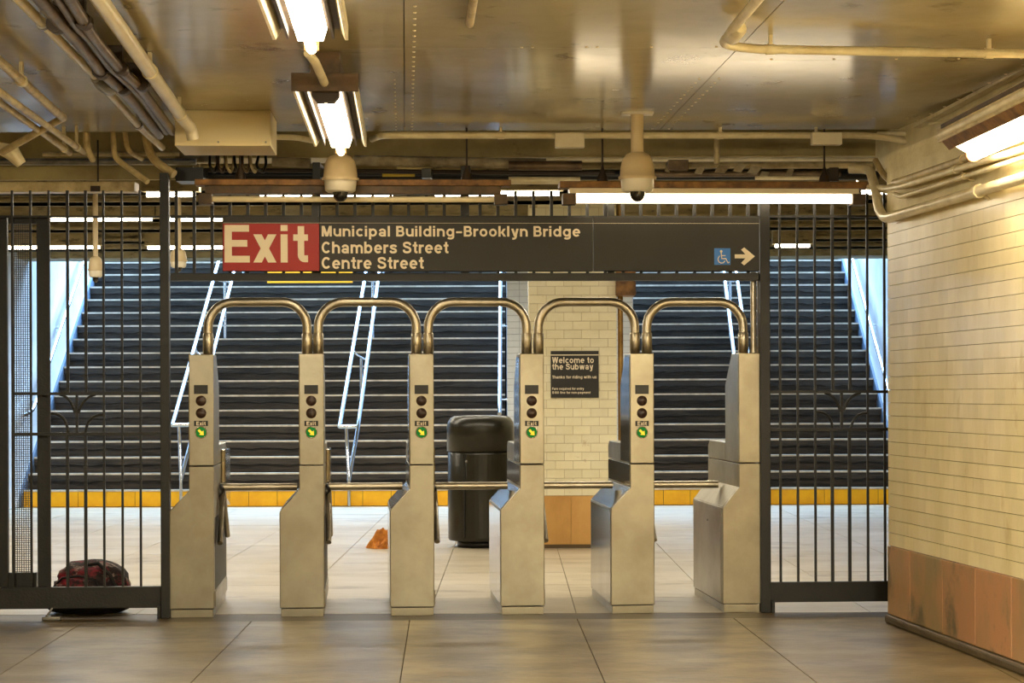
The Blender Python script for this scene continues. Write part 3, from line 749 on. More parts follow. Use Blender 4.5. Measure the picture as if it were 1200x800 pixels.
# header frame with the row of upper bars
t, b = rowthing('header_grille', 545, 'black overhead frame with upright bars, spanning the turnstiles behind the sign', 'grille', z=RL(545, 328)[1])
part('lower_beam', rowbox(MB(), 199.5, 319.8, 889.5, 328.3, -.02, .06, b), M['header'], t, .003)
part('upper_rail', rowbox(MB(), 199.5, 252, 889.5, 256, .0, .03, b), M['iron'], t)
x = 206.5
while x < 889:
    part('bar', rowbox(MB(), x-2.0, 223.5, x+2.0, 320, .005, .022, b), M['iron'], t); x += 20.95
for x in (369, 546, 716): part('wide_bar', rowbox(MB(), x-4, 224, x+4, 320, .0, .04, b), M['iron'], t)
# left gate
LG, b = rowthing('iron_gate', 95, 'black iron barred gate left of the turnstiles, bag lying behind it', 'gate')
def gate(t, b, xs, x0, x1, ytop, yr, ym1, ym2, yb0, yb1, orn, cut, y0bars):
    part('top_rail', rowbox(MB(), x0, yr-1.4, x1, yr+1.4, -.006, .022, b), M['iron'], t)
    part('middle_rail', rowbox(MB(), max(x0, 15), ym1-1.4, x1, ym1+1.4, -.006, .022, b), M['iron'], t)
    part('middle_rail', rowbox(MB(), max(x0, 15), ym2-1.4, x1, ym2+1.4, -.006, .022, b), M['iron'], t)
    part('kick_plate', rowbox(MB(), x0, yb0, x1, yb1, -.012, .03, b), M['iron'], t, .003)
    for x in xs:
        if x in cut:
            part('bar', rowbox(MB(), x-2.1, y0bars, x+2.1, ym1, 0, .017, b), M['iron'], t)
            part('bar', rowbox(MB(), x-2.1, ym2, x+2.1, yb0+1, 0, .017, b), M['iron'], t)
        else: part('bar', rowbox(MB(), x-2.1, y0bars, x+2.1, yb0+1, 0, .017, b), M['iron'], t)
    ox = orn; dy = ym1-461
    part('ornament_stem', rowbox(MB(), ox-1.6, ym1, ox+1.6, ym2, 0, .015, b), M['iron'], t)
    def arc(p, c, q):
        P = []
        for k in range(9):
            s = k/8; x = p[0]*(1-s)**2+c[0]*2*s*(1-s)+q[0]*s*s; y = p[1]*(1-s)**2+c[1]*2*s*(1-s)+q[1]*s*s
            u, z = RL(x+ox, y+dy, .008); P.append((u-b[0], .008, z-b[1]))
        part('ornament_arc', MB().tube(P, .0085, 8), M['iron'], t)
    arc((-20, 462), (-6, 465), (-2, 484)); arc((22, 462), (6, 466), (2, 484))
    arc((-30, 484), (-12, 484), (-10, 507)); arc((32, 486), (13, 484), (10, 507))
gate(LG, b, [-155, -134, -113, -92, -70.5, -49, -28, -7, 14.5, 36, 57.5, 79, 100.3, 121.5, 143, 164.3], -175, 188.5, 223, 253.6, 461, 508.3, 690, 712, 90, (79, 100.3), 223)
RG, b = rowthing('iron_gate', 970, 'black iron barred gate panel between right gate post and tiled wall', 'gate')
gate(RG, b, [914.5, 935, 955.5, 975.8, 996, 1017, 1037], 902, 1052, 226, 253.4, 459, 503, 682, 704.3, 986.5, (975.8, 996), 226)
# left mesh door leaf behind the gate bars
t, b = rowthing('mesh_door', 20, 'dark door frame filled with fine wire mesh, behind the far left gate bars', 'door')
part('stile', rowbox(MB(), 42.5, 255, 58.5, 690, .05, .09, b), M['iron'], t, .003)
part('stile', rowbox(MB(), -14, 255, 9.5, 690, .05, .09, b), M['iron'], t, .003)
part('bottom_rail', rowbox(MB(), 9.5, 671, 42.5, 690, .05, .09, b), M['iron'], t, .003)
part('top_rail', rowbox(MB(), 9.5, 255, 42.5, 262, .05, .09, b), M['iron'], t, .003)
wm = MB()
x = 17
while x < 36: rowbox(wm, x-.28, 262, x+.28, 671, .068, .071, b); x += 2.6
y = 264
while y < 671: rowbox(wm, 15, y-.28, 37, y+.28, .066, .069, b); y += 2.6
o = part('wire_mesh', wm, M['wire'], t); o['kind'] = 'stuff'
part('mesh_frame', rowbox(rowbox(MB(), 14.5, 262, 16.5, 671, .06, .08, b), 35.5, 262, 37.2, 671, .06, .08, b), M['iron'], t)
# sign
t, b = rowthing('overhead_sign', 575, 'long black overhead Exit sign with red panel, street names and arrow', 'sign', z=RL(575, 318)[1])
SD = -.075
part('sign_body', rowbox(rowbox(MB(), 374.5, 253.8, 695, 317.6, SD, SD+.06, b), 260.5, 253.8, 374.5, 317.6, SD+.004, SD+.06, b), M['signblack'], t, .002)
part('sign_body', rowbox(MB(), 695.9, 253.8, 890, 317.2, SD, SD+.06, b), M['signblack'], t, .002)
part('red_panel', rowbox(MB(), 261.2, 262, 374.2, 317.2, SD-.001, SD+.004, b), M['red'], t)
part('white_rule', rowbox(MB(), 261.2, 260.9, 889.5, 261.9, SD-.002, SD+.002, b), M['cream_letter'], t)
def stext(s, px0, px1, pyt, pyb, bold, name='lettering', m=None, sp=1.0):
    u0, z1 = RL(px0, pyt, SD); u1, z0 = RL(px1, pyb, SD)
    text_mesh(name, s, u0-b[0], u1-b[0], z0-b[1], z1-b[1], SD-.0022, m or M['cream_letter'], t, bold, sp)
stext('Exit', 263, 361, 263.5, 307.5, .028)
stext('Municipal Building–Brooklyn Bridge', 377, 680, 264.6, 280.8, .034)
stext('Chambers Street', 377, 525.5, 283, 297, .034)
stext('Centre Street', 377, 496.5, 301, 315, .034)
part('accessibility_panel', rowbox(MB(), 837, 290.8, 856, 310.2, SD-.002, SD+.002, b), M['blue'], t, .0)
def PX(px, py): u, z = RL(px, py, SD); return (u-b[0], SD-.0035, z-b[1])
wc = MB()
def ln(pts, r=.0035): wc.tube([PX(*p) for p in pts], r, 6, cap=True)
wc.lathe([(0, 0), (.008, 0), (.008, .002)], (PX(845, 294.5)), 12, axis='y')
ln([(845, 296), (845.7, 303), (850.5, 303), (853, 308), (854.5, 307)]); ln([(845.3, 299.5), (850, 299.5)], .003)
ln([(843.3+0, 299.8), (841.7, 302), (841.4, 304.5), (842.6, 307), (845, 308.2), (847.6, 307.8), (849.6, 305.6)], .0028)
part('wheelchair_symbol', wc, M['cream_letter'], t)
aw = MB()
P = [(861, 298), (873.5, 298), (868.5, 292.5), (872, 289.8), (884.5, 300.3), (872, 310.8), (868.5, 308), (873.5, 302.6), (861, 302.6)]
aw.prism([(PX(*p)[0], PX(*p)[2]) for p in P], SD-.003, SD-.001); part('arrow', aw, M['cream_letter'], t)
for px in (369, 716):  # sign brackets down to the frame
    part('bracket', rowbox(MB(), px-4, 240, px+4, 254, SD+.02, .0, b), M['header'], t)

# ============================================================ LAMPS
def row_lamp(x0, x1, ya, yb, yc, tube0, tube1, ty, lit, label):
    d = -.22; u0, zt = RL(x0, ya, d); u1, zb = RL(x1, yb, d); um = (u0+u1)/2; zc = RL((x0+x1)/2, yc, d)[1]
    t = thing('strip_light', label, 'lamp', RW(um, d, zb), B)
    h = (u1-u0)/2
    part('housing', MB().box(-h, 0, 0, h, .13, zt-zb), M['rust'], t, .004)
    part('channel', MB().box(-h+.06, .015, zc-zb, h-.06, .115, 0), M['housing'] if not lit else M['reflector'], t, .003)
    ze = RL(600, ty+6, d)[1]-zb
    for s in (-1, 1): part('lamp_holder', MB().box(s*(h-.02)-(.08 if s > 0 else 0), .01, ze-.004, s*(h-.02)+(.08 if s < 0 else 0), .12, zc-zb), M['housing'], t, .003)
    ua = RL(tube0, ty, d)[0]-um; ub = RL(tube1, ty, d)[0]-um; z = RL((tube0+tube1)/2, ty, d)[1]-zb
    part('tube', MB().tube([(ua, .06, z), (ub, .06, z)],   .026 if lit else .018, 14), M['tube_row'] if lit else M['tube_off'], t)
    for s in (-.72, .72):
        part('hanger_rod', MB().tube([(s*h, .06, zt-zb), (s*h, .06, HC-zb+.0)], .006, 8), M['strap'], t)
        part('hanger_base', MB().lathe([(.035, 0), (.03, .03), (.012, .07), (.006, .1)], (s*h, .06, zt-zb), 12), M['strap'], t)
    return t
row_lamp(228, 599, 209.5, 217.5, 226.5, 247, 580, 232.3, False, 'rusty strip light with an unlit tube hanging above the left half of the sign')
row_lamp(656, 1019, 212, 220.5, 226.5, 673, 1001, 232, True, 'lit strip light hanging above the right half of the sign')
# ceiling fixtures with trims, running away from the camera
def ceil_lamp(pfar, Y0, label, zb=2.76, W_=.30, front=True):
    p = Wz(pfar[0], pfar[1], zb); Y1 = p.y; L = Y1-Y0; ang = math.atan(.052)
    t = thing('ceiling_light', label, 'lamp', (p.x, Y1, zb), ang, 'ceiling lights in a line over the hall')
    part('housing', MB().box(-.07, -L, .05, .07, 0, HC-zb), M['housing'], t, .004)
    part('top_plate', MB().box(-W_/2+.01, -L, .045, W_/2-.01, -.0, .06), M['housing'], t, .003)
    for s in (-1, 1):
        x = s*(W_/2)
        tr_ = MB(); tr_.prism([(x, 0), (x-s*.012, 0), (x-s*.03, .03), (x-s*.035, .06), (x, .06)], -L, 0); part('side_trim', tr_, M['cream'], t)
        tr_ = MB(); tr_.prism([(x-s*.055, .005), (x-s*.065, .005), (x-s*.065, .05), (x-s*.055, .05)], -L, 0); part('inner_trim', tr_, M['strap'], t)
    part('diffuser', MB().prism([(-.066, .045), (-.05, -.004), (.05, -.004), (.066, .045)], -L+.12, 0), M['tube'], t)
    part('tube', MB().tube([(0, -L+.1, -.02), (0, .08, -.02)], .022, 14), M['tube'], t)
    part('lamp_holder', MB().prism([(-.065, .05), (-.065, -.01), (-.04, -.04), (.04, -.04), (.065, -.01), (.065, .05)], -L+.04, -L+.12), M['strap'], t)
    part('far_holder', MB().prism([(-.03, .05), (-.03, -.03), (.03, -.03), (.03, .05)], .06, .085), M['rust'], t)
    part('end_plate', MB().box(-W_/2-.006, -L-.02, 0.0, W_/2+.006, -L, .085), M['housing'], t, .003)
    return t
ceil_lamp((399, 172), 9.15, 'ceiling strip light above the left camera dome, its near end plate in view')
ceil_lamp((364, 47), 5.6, 'bright ceiling strip light cut by the top edge of the picture')
a = Wz(369, 72, 2.80); c = Wz(383, 103, 2.80)
single('conduit', MB().tube(fillet([a+Vector((-.02, -.1, .02)), a, c], .05), .02, 12), M['cream'], 'short cream conduit linking the two ceiling strip lights', 'pipe')
for (x, ya, yb, lab) in [(-.35, 1.6, 5.0, 'added unseen fill light over the hall, nearer the camera'), (-3.2, 3.0, 6.0, 'added unseen fill light over the left part of the hall'), (1.5, 1.5, 5.0, 'added unseen fill light over the right part of the hall')]:  # unseen tubes added above the frame to brighten ceiling and pipes
    t = thing('strip_light', lab, 'lamp', (x, ya, 2.62), 0, 'added fill lights above the frame')
    part('housing', MB().box(-.06, 0, .08, .06, yb-ya, .12), M['housing'], t)
    part('tube', MB().tube([(0, 0, 0), (0, yb-ya, 0)], .03, 12), M['tube_fill'], t)
    for q in (.3, yb-ya-.3): part('hanger_rod', MB().tube([(0, q, .12), (0, q, HC-2.62-.001)], .008, 8), M['strap'], t)
    for q in (0, yb-ya): part('lamp_holder', MB().box(-.035, q-.02, -.035, .035, q+.02, .08), M['housing'], t)
# right wall lamp
zb = 2.5; pa = Wz(1141, 181, zb); dr = Vector((-.045, 1, 0)).normalized(); ang = math.atan(.045)
t = thing('wall_light', 'lit strip light on the right, hung high beside the tiled wall', 'lamp', (pa.x, pa.y, zb), ang)
L = 3.6
part('housing', MB().box(-.15, -L, .07, -.02, .1, .13), M['cream_dirty'], t, .004)
part('reflector', MB().prism([(-.14, .07), (-.105, .03), (-.10, .03), (-.10, .07)], -L, .06), M['rust'], t)
part('trim', MB().tube([(-.15, -L, .10), (-.15, .08, .10)], .016, 10), M['cream'], t)
part('tube', MB().tube([(0, -L, 0), (0, .0, 0)], .03, 16), M['tube_wall'], t)
part('glow_panel', MB().prism([(-.098, .045), (-.02, .0), (.03, .02), (.03, .058), (-.098, .069)], -L, 0), M['tube_wall'], t)
part('lamp_holder', MB().tube([(0, .0, 0), (0, .025, 0)], .037, 16), M['rust'], t)
part('hood', MB().box(-.15, -L, .131, -.02, .04, .15), M['housing'], t)  # added dark strip standing in for the shaded gap above the lamp
part('back_plate', MB().box(-.05, -L, .06, .06, .06, .08), M['cream_dirty'], t)
for y in (-1.75, -2.9): part('hanger', MB().box(-.1, y, .13, -.07, y+.04, HC-zb), M['cream_dirty'], t)
# far strip lights
far = []
def far_lamp(px0, px1, py, Y, gaps, label, grp):
    a = W(px0, py, Y); b_ = W(px1, py, Y); c = (a+b_)/2
    t = thing('strip_light', label, 'lamp', (c.x, Y, c.z), 0, grp)
    h = (b_.x-a.x)/2
    part('housing', MB().box(-h, -.04, .02, h, .06, 3.12-c.z if Y < 23 else .1), M['beam_far'], t)
    part('tube', MB().tube([(-h+.03, 0, 0), (h-.03, 0, 0)], .016, 8), M['tube_far'], t)
for (x0, x1, y, Y, lab) in [(167, 234, 228, 14.1, 'short lit strip light just above the left gate post top'),
        (300, 465, 227.5, 14.1, 'lit strip light seen just above the left unlit tube'), (505, 660, 227, 14.1, 'lit strip light in the gap between the two hanging strip lights'),
        (1005, 1090, 225, 14.1, 'lit strip light at the upper right corner of the right gate'),
        (56, 182, 256.8, 17.9, 'far lit strip light level with the top rail of the left gate'), (184, 330, 256.8, 17.9, 'far lit strip light left of the red sign panel'),
        (-40, 120, 290, 20.9, 'farthest lit strip light behind the left mesh door'), (170, 300, 290, 20.9, 'farthest lit strip light behind the left gate post'),
        (905, 952, 288, 20.9, 'farthest lit strip light behind the right gate'), (400, 560, 288.5, 20.9, ''), (620, 780, 288, 20.9, '')]:
    if lab: far_lamp(x0, x1, y, Y, None, lab, 'far strip lights over the platform')
    else: pass
for Y in (14.2, 17.8, 20.9):
    area('platform_lamp_light', (-1.2, Y, 2.9), (0, 0, 0), 9, .12, 135, (1, .90, .72))
# ============================================================ CAMERAS
def dome(px, py0, py1, Y, wpx, label, pole_from=None, grp='dome cameras'):
    c = W(px, py1, Y); s = Y/F; R = wpx*s/2; Hh = (py1-py0)*s
    t = thing('dome_camera', label, 'camera', (c.x, Y, c.z), 0, grp)
    part('hood', MB().lathe([(R*1.0, Hh*.44), (R*1.02, Hh*.50), (R*.93, Hh*.52), (R*.9, Hh*.68), (R*.8, Hh*.85), (R*.6, Hh*.95), (R*.3, Hh), (0, Hh)], n=32), M['cam_body'], t)
    part('collar', MB().lathe([(R*.9, Hh*.5), (R*.84, Hh*.24), (R*.7, Hh*.2), (R*.42, Hh*.2)], n=32), M['cam_white'], t)
    part('dome_glass', MB().lathe([(R*.42, Hh*.22), (R*.41, Hh*.14), (R*.32, Hh*.06), (R*.17, Hh*.01), (0, 0)], n=24), M['dome'], t)
    top = pole_from-c.z
    part('stem', MB().tube([(0, 0, Hh*.95), (0, 0, top)], R*.34, 14), M['cam_body'], t)
    part('mount_plate', MB().box(-R*.85, -R*.5, top-.012, R*.85, R*.5, top), M['cam_white'], t, .002)
dome(399, 181, 236.5, 11.58, 43, 'beige dome camera below the end of the left ceiling strip light', HC)
dome(747, 178, 236.5, 11.2, 44, 'beige dome camera in front of the lit strip light above the sign', HC)
dome(112, 300, 331, 15.6, 18, 'small far dome camera on a cream pole behind the left gate', 2.97)
dome(209, 291, 319, 15.6, 21, 'small far dome camera just right of the left gate post', 2.97)

# ============================================================ PIPES ON THE CEILING
def pz(px, py, z): return Wz(px, py, z)
def pipe(name, pts, r, m, label, cat='pipe', fr=.08, extras=None, n=12, grp=None):
    return single(name, MB().tube(fillet(pts, fr), r, n), m, label, cat, grp)
def strapmesh(p, r, d):
    mb = MB(); mb.tube([p-d*.02, p+d*.02], r, 12); return mb
def pipe_thing(pts, r, m, label, straps, sm, fr=.08, sr=1.35, name='pipe'):
    pts = [Vector(p) for p in pts]
    t = thing(name, label, 'pipe', pts[-1]); base = pts[-1]
    part('run', MB().tube(fillet([p-base for p in pts], fr), r, 14), m, t)
    for (i, f) in straps:
        p = pts[i].lerp(pts[i+1], f); d = (pts[i+1]-pts[i]).normalized()
        c = strapmesh(p-base, r*sr, d)
        if p.z > 2.7: c.box(p.x-base.x-.008, p.y-base.y-.015, p.z-base.z, p.x-base.x+.008, p.y-base.y+.015, HC-.001-base.z)
        part('clamp', c, sm, t)
    return t
def ext(a, b, k):  # extend segment a->b backwards past a by k metres
    d = (a-b).normalized(); return a+d*k
z = 2.86
a = pz(120, 4, z); c = pz(215, 140, z)
pipe_thing([ext(a, c, 2), a, c, c+Vector((.02, .12, -.03)), c+Vector((.03, .14, -.09))], .034, M['white_pipe'], 'thick white pipe running along the ceiling into the cream box', [(1, .5), (1, .93)], M['cream'], .05, 1.15)
# cream box
pb = Wz(205, 171, 2.75)
bw = W(317, 171, pb.y).x-pb.x
t = thing('junction_box', 'large cream metal box on the ceiling where the white pipe ends', 'box', (pb.x+bw/2, pb.y, 2.75), math.radians(2.5))
part('case', MB().box(-bw/2, 0, 0, bw/2, .45, HC-2.75), M['box_paint'], t, .004)
part('cover', MB().box(-bw/2+.004, -.006, .012, bw/2-.004, 0, HC-2.75-.01), M['box_paint'], t, .002)
for sx in (-.05, .5): part('screw', MB().lathe([(0, -.01), (.006, -.01), (.006, 0)], (bw*sx*.9, 0, .02), 8, axis='y'), M['zinc'], t)
# cream pipe A with bulge fitting
z = 2.87; a = pz(27, 4, z); m_ = pz(107, 85, z); c = pz(164, 149, z); e = pz(190, 173, z)
pipe_thing([ext(a, m_, 2), a, m_, c, e], .020, M['cream'], 'cream conduit left of the dark pipe bundle', [(1, .25), (2, .95)], M['zinc'])
p = pz(129, 99, 2.86)
single('pipe_fitting', MB().tube([p-Vector((.03, .2, 0)), p-Vector((.01, .1, 0)), p, p+Vector((0, .1, 0))], [.025, .05, .055, .022], 14), M['zinc'], 'shiny galvanised fitting on the dark pipe bundle', 'pipe fitting')
# dark bundle
z = 2.84
bund = [([(50, 2), (74, 30), (86, 42), (117, 82), (150, 112), (187, 158)], .027, 'left dark brown pipe of the bundle at the upper left'),
        ([(70, 2), (90, 32), (104, 46), (128, 78), (165, 112), (195, 155)], .017, 'thin middle dark pipe of the bundle at the upper left'),
        ([(84, 2), (99, 26), (110, 44), (138, 78), (164, 102), (202, 154)], .024, 'right dark brown pipe of the bundle at the upper left')]
for ps, r, lab in bund:
    P = [pz(x, y, z) for x, y in ps]; pipe_thing([ext(P[0], P[1], 2)]+P, r, M['brownpipe'], lab, [], M['strap'])
for k, (x0, x1, y) in enumerate([(66, 98, 27), (118, 142, 82), (145, 167, 101)]):
    a = pz(x0, y+2, z); c = pz(x1, y-2, z); q = (c-a).normalized()
    mb = MB(); mb.tube([a-Vector((.02, 0, 0)), c+Vector((.02, 0, 0))], .012, 8); mb.tube([a-Vector((0, .03, 0)), a+Vector((0, .03, 0))], .036, 14); mb.tube([c-Vector((0, .03, 0)), c+Vector((0, .03, 0))], .034, 14)
    mb.box(min(a.x, c.x), (a.y+c.y)/2-.02, z+.02, max(a.x, c.x), (a.y+c.y)/2+.02, HC)
    single('pipe_strap', mb, M['strap'], ['dark strap nearest the top edge clamping the pipe bundle', 'middle dark strap clamping the pipe bundle', 'far dark strap clamping the pipe bundle near the cream box'][k], 'strap')
# left pipes D, E, F with the diagonal strut
z = 2.86; a = pz(0, 72, z); c = pz(74, 138, z); pipe_thing([ext(a, c, 2), a, c], .022, M['cream_dirty'], 'cream pipe at the far left ending at the diagonal strut', [(1, .3)], M['cream'])
e = pz(3, 178, 2.74); pipe_thing([c, e], .020, M['cream_dirty'], 'cream diagonal strut crossing under the far left pipes', [], M['cream'])
z = 2.82; a = pz(0, 108, z); c = pz(98, 178, z); pipe_thing([ext(a, c, 2), a, c], .018, M['cream_dirty'], 'upper one of two parallel cream conduits at the left edge', [(1, .9)], M['cream'])
a = pz(0, 120, z); c = pz(82, 179, z); pipe_thing([ext(a, c, 2), a, c], .018, M['cream_dirty'], 'lower one of two parallel cream conduits at the left edge', [(1, .9)], M['cream'])
# conduit drops at the ceiling edge
drops = [([(101, 150, 12.0), (102, 175, 12.0), (109, 187, 12.1)], .021, 'leftmost cream conduit dropping from the ceiling edge'),
         ([(132, 150, 12.0), (134, 182, 12.0), (140, 189, 12.0), (173, 213, 11.9)], .018, 'cream conduit dropping from the ceiling edge and bending right over the left gate'),
         ([(146, 150, 12.0), (149, 176, 12.0), (166, 186, 12.2)], .016, 'thin cream conduit dropping from the ceiling edge with short bend'),
         ([(170, 150, 12.0), (174, 177, 12.0), (183, 190, 11.95), (204, 204, 11.9)], .026, 'thick cream conduit bending down onto the left gate post')]
for ps, r, lab in drops: pipe('conduit', [W(*p) for p in ps], r, M['cream_dirty'], lab, fr=.06)
# valve body far left
p = W(14, 178, 11.32); single('valve', MB().tube([p+Vector((-.09, 0, .03)), p, p+Vector((.05, .02, -.07))], [.03, .05, .03], 12), M['cream'], 'cream pipe fitting at the left edge below the strut', 'pipe fitting')
# cream tray over the left gate
a = W(-60, 225, 12.25); c = W(158, 212.5, 12.25)
t = thing('cable_tray', 'cream painted cable tray above the left gate bars', 'tray', ((a.x+c.x)/2, 12.25, a.z))
hh = (c.x-a.x)/2; part('tray', MB().box(-hh, 0, 0, hh, .14, c.z-a.z), M['cream_dirty'], t, .006)
q = W(110, 213, 12.2); part('hanger', MB().tube([(q.x-t.location.x, .07, c.z-a.z), (q.x-t.location.x, .07, HC-a.z)], .006, 8), M['strap'], t)
part('hanger_base', MB().box(q.x-t.location.x-.03, -.01, 0, q.x-t.location.x+.03, .0, .035), M['strap'], t)
# horizontal pipes behind
def hpipe(x0, x1, y, Y, r, m, lab, y2=None, name='conduit'):
    return pipe(name, [W(x0, y, Y), W((x0+x1)/2, (y+(y2 or y))/2, Y), W(x1, y2 or y, Y)], r, m, lab)
hpipe(-40, 230, 189.5, 12.35, .022, M['zinc'], 'galvanised horizontal conduit above the cream tray, left')
hpipe(50, 210, 180.5, 12.45, .015, M['cream_dirty'], 'thin pale horizontal conduit behind the left drops')
mb = MB(); a = W(-60, 211, 12.5); c = W(226, 194, 12.5); mb.box(a.x, 12.5, a.z, c.x, 12.54, c.z); single('beam_casing', mb, M['olive'], 'olive boxed casing behind the left conduits', 'casing')
hpipe(206, 258, 186.5, 12.5, .022, M['wrap'], 'short grey wrapped pipe below the cream box')
hpipe(319, 364, 189, 12.2, .03, M['wrap'], 'pale cloth wrapped pipe left of the left camera dome', 191)
hpipe(415, 640, 188, 12.3, .034, M['wrap'], 'pale cloth wrapped pipe right of the left camera dome', 192)
hpipe(596, 682, 194, 12.25, .03, M['brownpipe'], 'thick grey brown pipe above the gap of the strip lights')
hpipe(206, 1030, 205.5, 12.4, .03, M['black'], 'black cable bundle running along behind the strip lights')
hpipe(240, 720, 199, 12.32, .014, M['strap'], 'thin dark cable sagging under the wrapped pipes', 203)
hpipe(590, 1028, 186.8, 12.5, .012, M['cream'], 'thin cream conduit along the bottom of the olive beam')
hpipe(760, 1022, 193.5, 12.3, .02, M['cream_dirty'], 'grimy cream pipe right of the right camera dome')
hpipe(765, 985, 204, 12.2, .02, M['brownpipe'], 'brown pipe close above the lit strip light', 203)
hpipe(885, 972, 208.5, 12.1, .012, M['cream'], 'thin cream pipe just above the lit strip light at right')
hpipe(596, 680, 211.5, 12.3, .024, M['cream'], 'cream pipe stub between both hanging strip lights')
mb = MB(); a = W(206, 212, 12.1); c = W(238, 196, 12.1); mb.box(a.x, 12.1, a.z, c.x, 12.3, c.z); single('cable_box', mb, M['black'], 'black box left of the rusty strip light', 'box')
for k, (x0, y0, x1, y1, Y, m, lab) in enumerate([(783, 187, 807, 199, 12.1, M['brownpipe'], 'grey brown junction box right of the right camera dome'), (400-34, 190, 375, 210, 12.1, M['black'], 'black clamp box left of the left camera dome'),
        (494, 197, 505, 208, 12.1, M['black'], 'small black clamp box above the rusty strip light'), (540, 194, 551, 208, 12.1, M['black'], 'black clamp box near the left hanger rod'),
        (972, 196, 983, 212, 12.0, M['strap'], 'dark clamp box above the right end of the lit strip light')]):
    a = W(x0, y1, Y); c = W(x1, y0, Y); mb = MB(); mb.box(a.x, Y, a.z, c.x, Y+(.28 if k else .2), c.z); single('clamp_box', mb, m, lab, 'box', bevel=.004)
a = W(448, 207, 12.36); c = W(486, 201, 12.36); mb = MB(); mb.box(a.x, 12.36, a.z, c.x, 12.372, c.z); single('yellow_tag', mb, M['yellowtag'], 'yellow strip tag on the black cables', 'tag')
# hanging loops of cable under the cream box
rr = random.Random(5)
for k in range(7):
    x = 246+k*9.5; pts = [W(x, 183, 12.1), W(x+rr.uniform(-3, 1), 194, 12.0), W(x+5, 203, 12.0), W(x+9, 192, 12.1), W(x+8, 182, 12.15)]
    pipe('cable_loop', pts, .009, [M['black'], M['brownpipe'], M['cream_dirty']][k % 3], 'hanging cable loop in the tangle below the cream box', 'cable', fr=.05, n=8, grp='cable loops below the cream box')
# debris of torn wrapping above the right lamp
for k, (x, y) in enumerate([(820, 199), (846, 198), (866, 197), (884, 199), (783, 197), (895, 205), (925, 202)]):
    p = W(x, y, 12.15); mb = MB(); w_ = rr.uniform(.02, .05)
    mb.prism([(p.x-w_, p.z-.02), (p.x+w_*.3, p.z-.028), (p.x+w_, p.z+.015), (p.x-w_*.4, p.z+.022)], 12.13, 12.15)
    single('torn_wrapping', mb, M['wrap'], 'scrap of torn pale wrapping stuck among the pipes above the lit strip light', 'wrapping', 'torn wrapping scraps')
# long cream pipe at the ceiling edge
zc = 2.912
P = [W(436, 163, 12.3), W(447, 158.5, 11.75), W(560, 158.5, 11.8), W(1010, 158.5, 11.84), W(1040, 161, 11.84), W(1072, 168, 11.8), W(1108, 167.5, 11.4)]
pipe_thing(P, .020, M['cream'], 'long cream conduit running across under the ceiling edge', [(2, .06), (2, .63), (2, .88)], M['cream'], .12, 1.2)
pipe('conduit', [W(308, 160.5, 11.8), W(345, 160.5, 11.8), W(368, 165, 12.0)], .018, M['cream'], 'short cream conduit right of the cream box')
pipe('conduit', [W(1028, 157, 11.9), W(1106, 157, 11.7)], .014, M['cream'], 'short cream conduit meeting the right corner above the wall pipes')
for (x0, x1, y0, y1, lab) in [(650.5, 685, 161, 172.3, 'cream junction box on the long ceiling conduit above the sign gap'), (952, 987, 160.5, 169, 'cream junction box on the long ceiling conduit near the right corner')]:
    a = W(x0, y1, 11.72); c = W(x1, y0, 11.72); mb = MB(); mb.box(a.x, 11.72, a.z, c.x, 11.8, c.z+.03); single('junction_box', mb, M['white_pipe'], lab, 'box', bevel=.004)
pipe('conduit', [W(840, 161, 12.2), W(840, 192, 12.2)], .018, M['cream_dirty'], 'short vertical conduit crossing the olive beam')
# top right pipe with elbow fitting
z = 2.885
P = [ext(pz(886, 2, z), pz(862, 30, z), 1.5), pz(886, 2, z), pz(862, 30, z), pz(846, 52, z), pz(880, 57.5, z), pz(1163, 62.5, z), pz(1236, 63.5, z)]
pipe_thing(P, .0205, M['cream'], 'cream conduit crossing the ceiling at the upper right with a bend', [(4, .08), (4, .985)], M['cream'], .09, 1.2)
p = pz(862, 38, z); d = (pz(886, 2, z)-pz(846, 52, z)).normalized()
single('elbow_fitting', MB().tube([p-d*.14, p-d*.1, p+d*.08, p+d*.13], [.02, .036, .036, .024], 14), M['cream'], 'cream elbow fitting on the upper right ceiling conduit', 'pipe fitting')
a = pz(555, 0, 2.93); c = pz(550.5, 28, 2.93); pipe('batten', [ext(a, c, .6), a, c], .018, M['cream_dirty'], 'thin cream batten on the ceiling at the top edge', 'batten')
# ---- right wall pipes, along the wall
def wallpt(px, py, off):
    """pixel -> point on the plane 'off' metres in front of the right wall"""
    r = ray(px, py); o = Vector((0, 0, CH)); c = WC+wn*off
    t = (c-o).dot(wn)/r.dot(wn); return o+r*t
def wpipe(pts, r, m, lab, clamps, tail=None, off=.06):
    P = [wallpt(x, y, off) for x, y in pts]
    P[-1] = P[-1]+(P[-1]-P[-2]).normalized()*1.6
    if tail: P = [W(*q) for q in tail]+P
    n0 = len(tail) if tail else 0
    base = P[-1]; t = thing('wall_pipe', lab, 'pipe', base, 0, 'cream pipes along the right wall')
    part('run', MB().tube(fillet([p-base for p in P], .06), r, 14), m, t)
    for f in clamps:
        p = P[n0].lerp(P[n0+1], f); d = (P[n0+1]-P[n0]).normalized(); cl = strapmesh(p-base, r*1.3, d)
        q = p-base; cl.tube([q, q-wn*(off-.004)-Vector((0, 0, r*1.5))], .008, 6)
        part('clamp', cl, m, t)
wpipe([(1054, 212.5), (1200, 162)], .019, M['cream_dirty'], 'uppermost cream pipe along the right wall, ending near the wall lamp', [.3, .7], [(1026, 188, 11.9), (1034, 203, 11.8), (1045, 214, 11.6)])
wpipe([(1060, 217), (1200, 174)], .018, M['cream'], 'second cream pipe down along the right wall', [.25, .6], [(1018, 219, 11.9), (1040, 220.5, 11.5)])
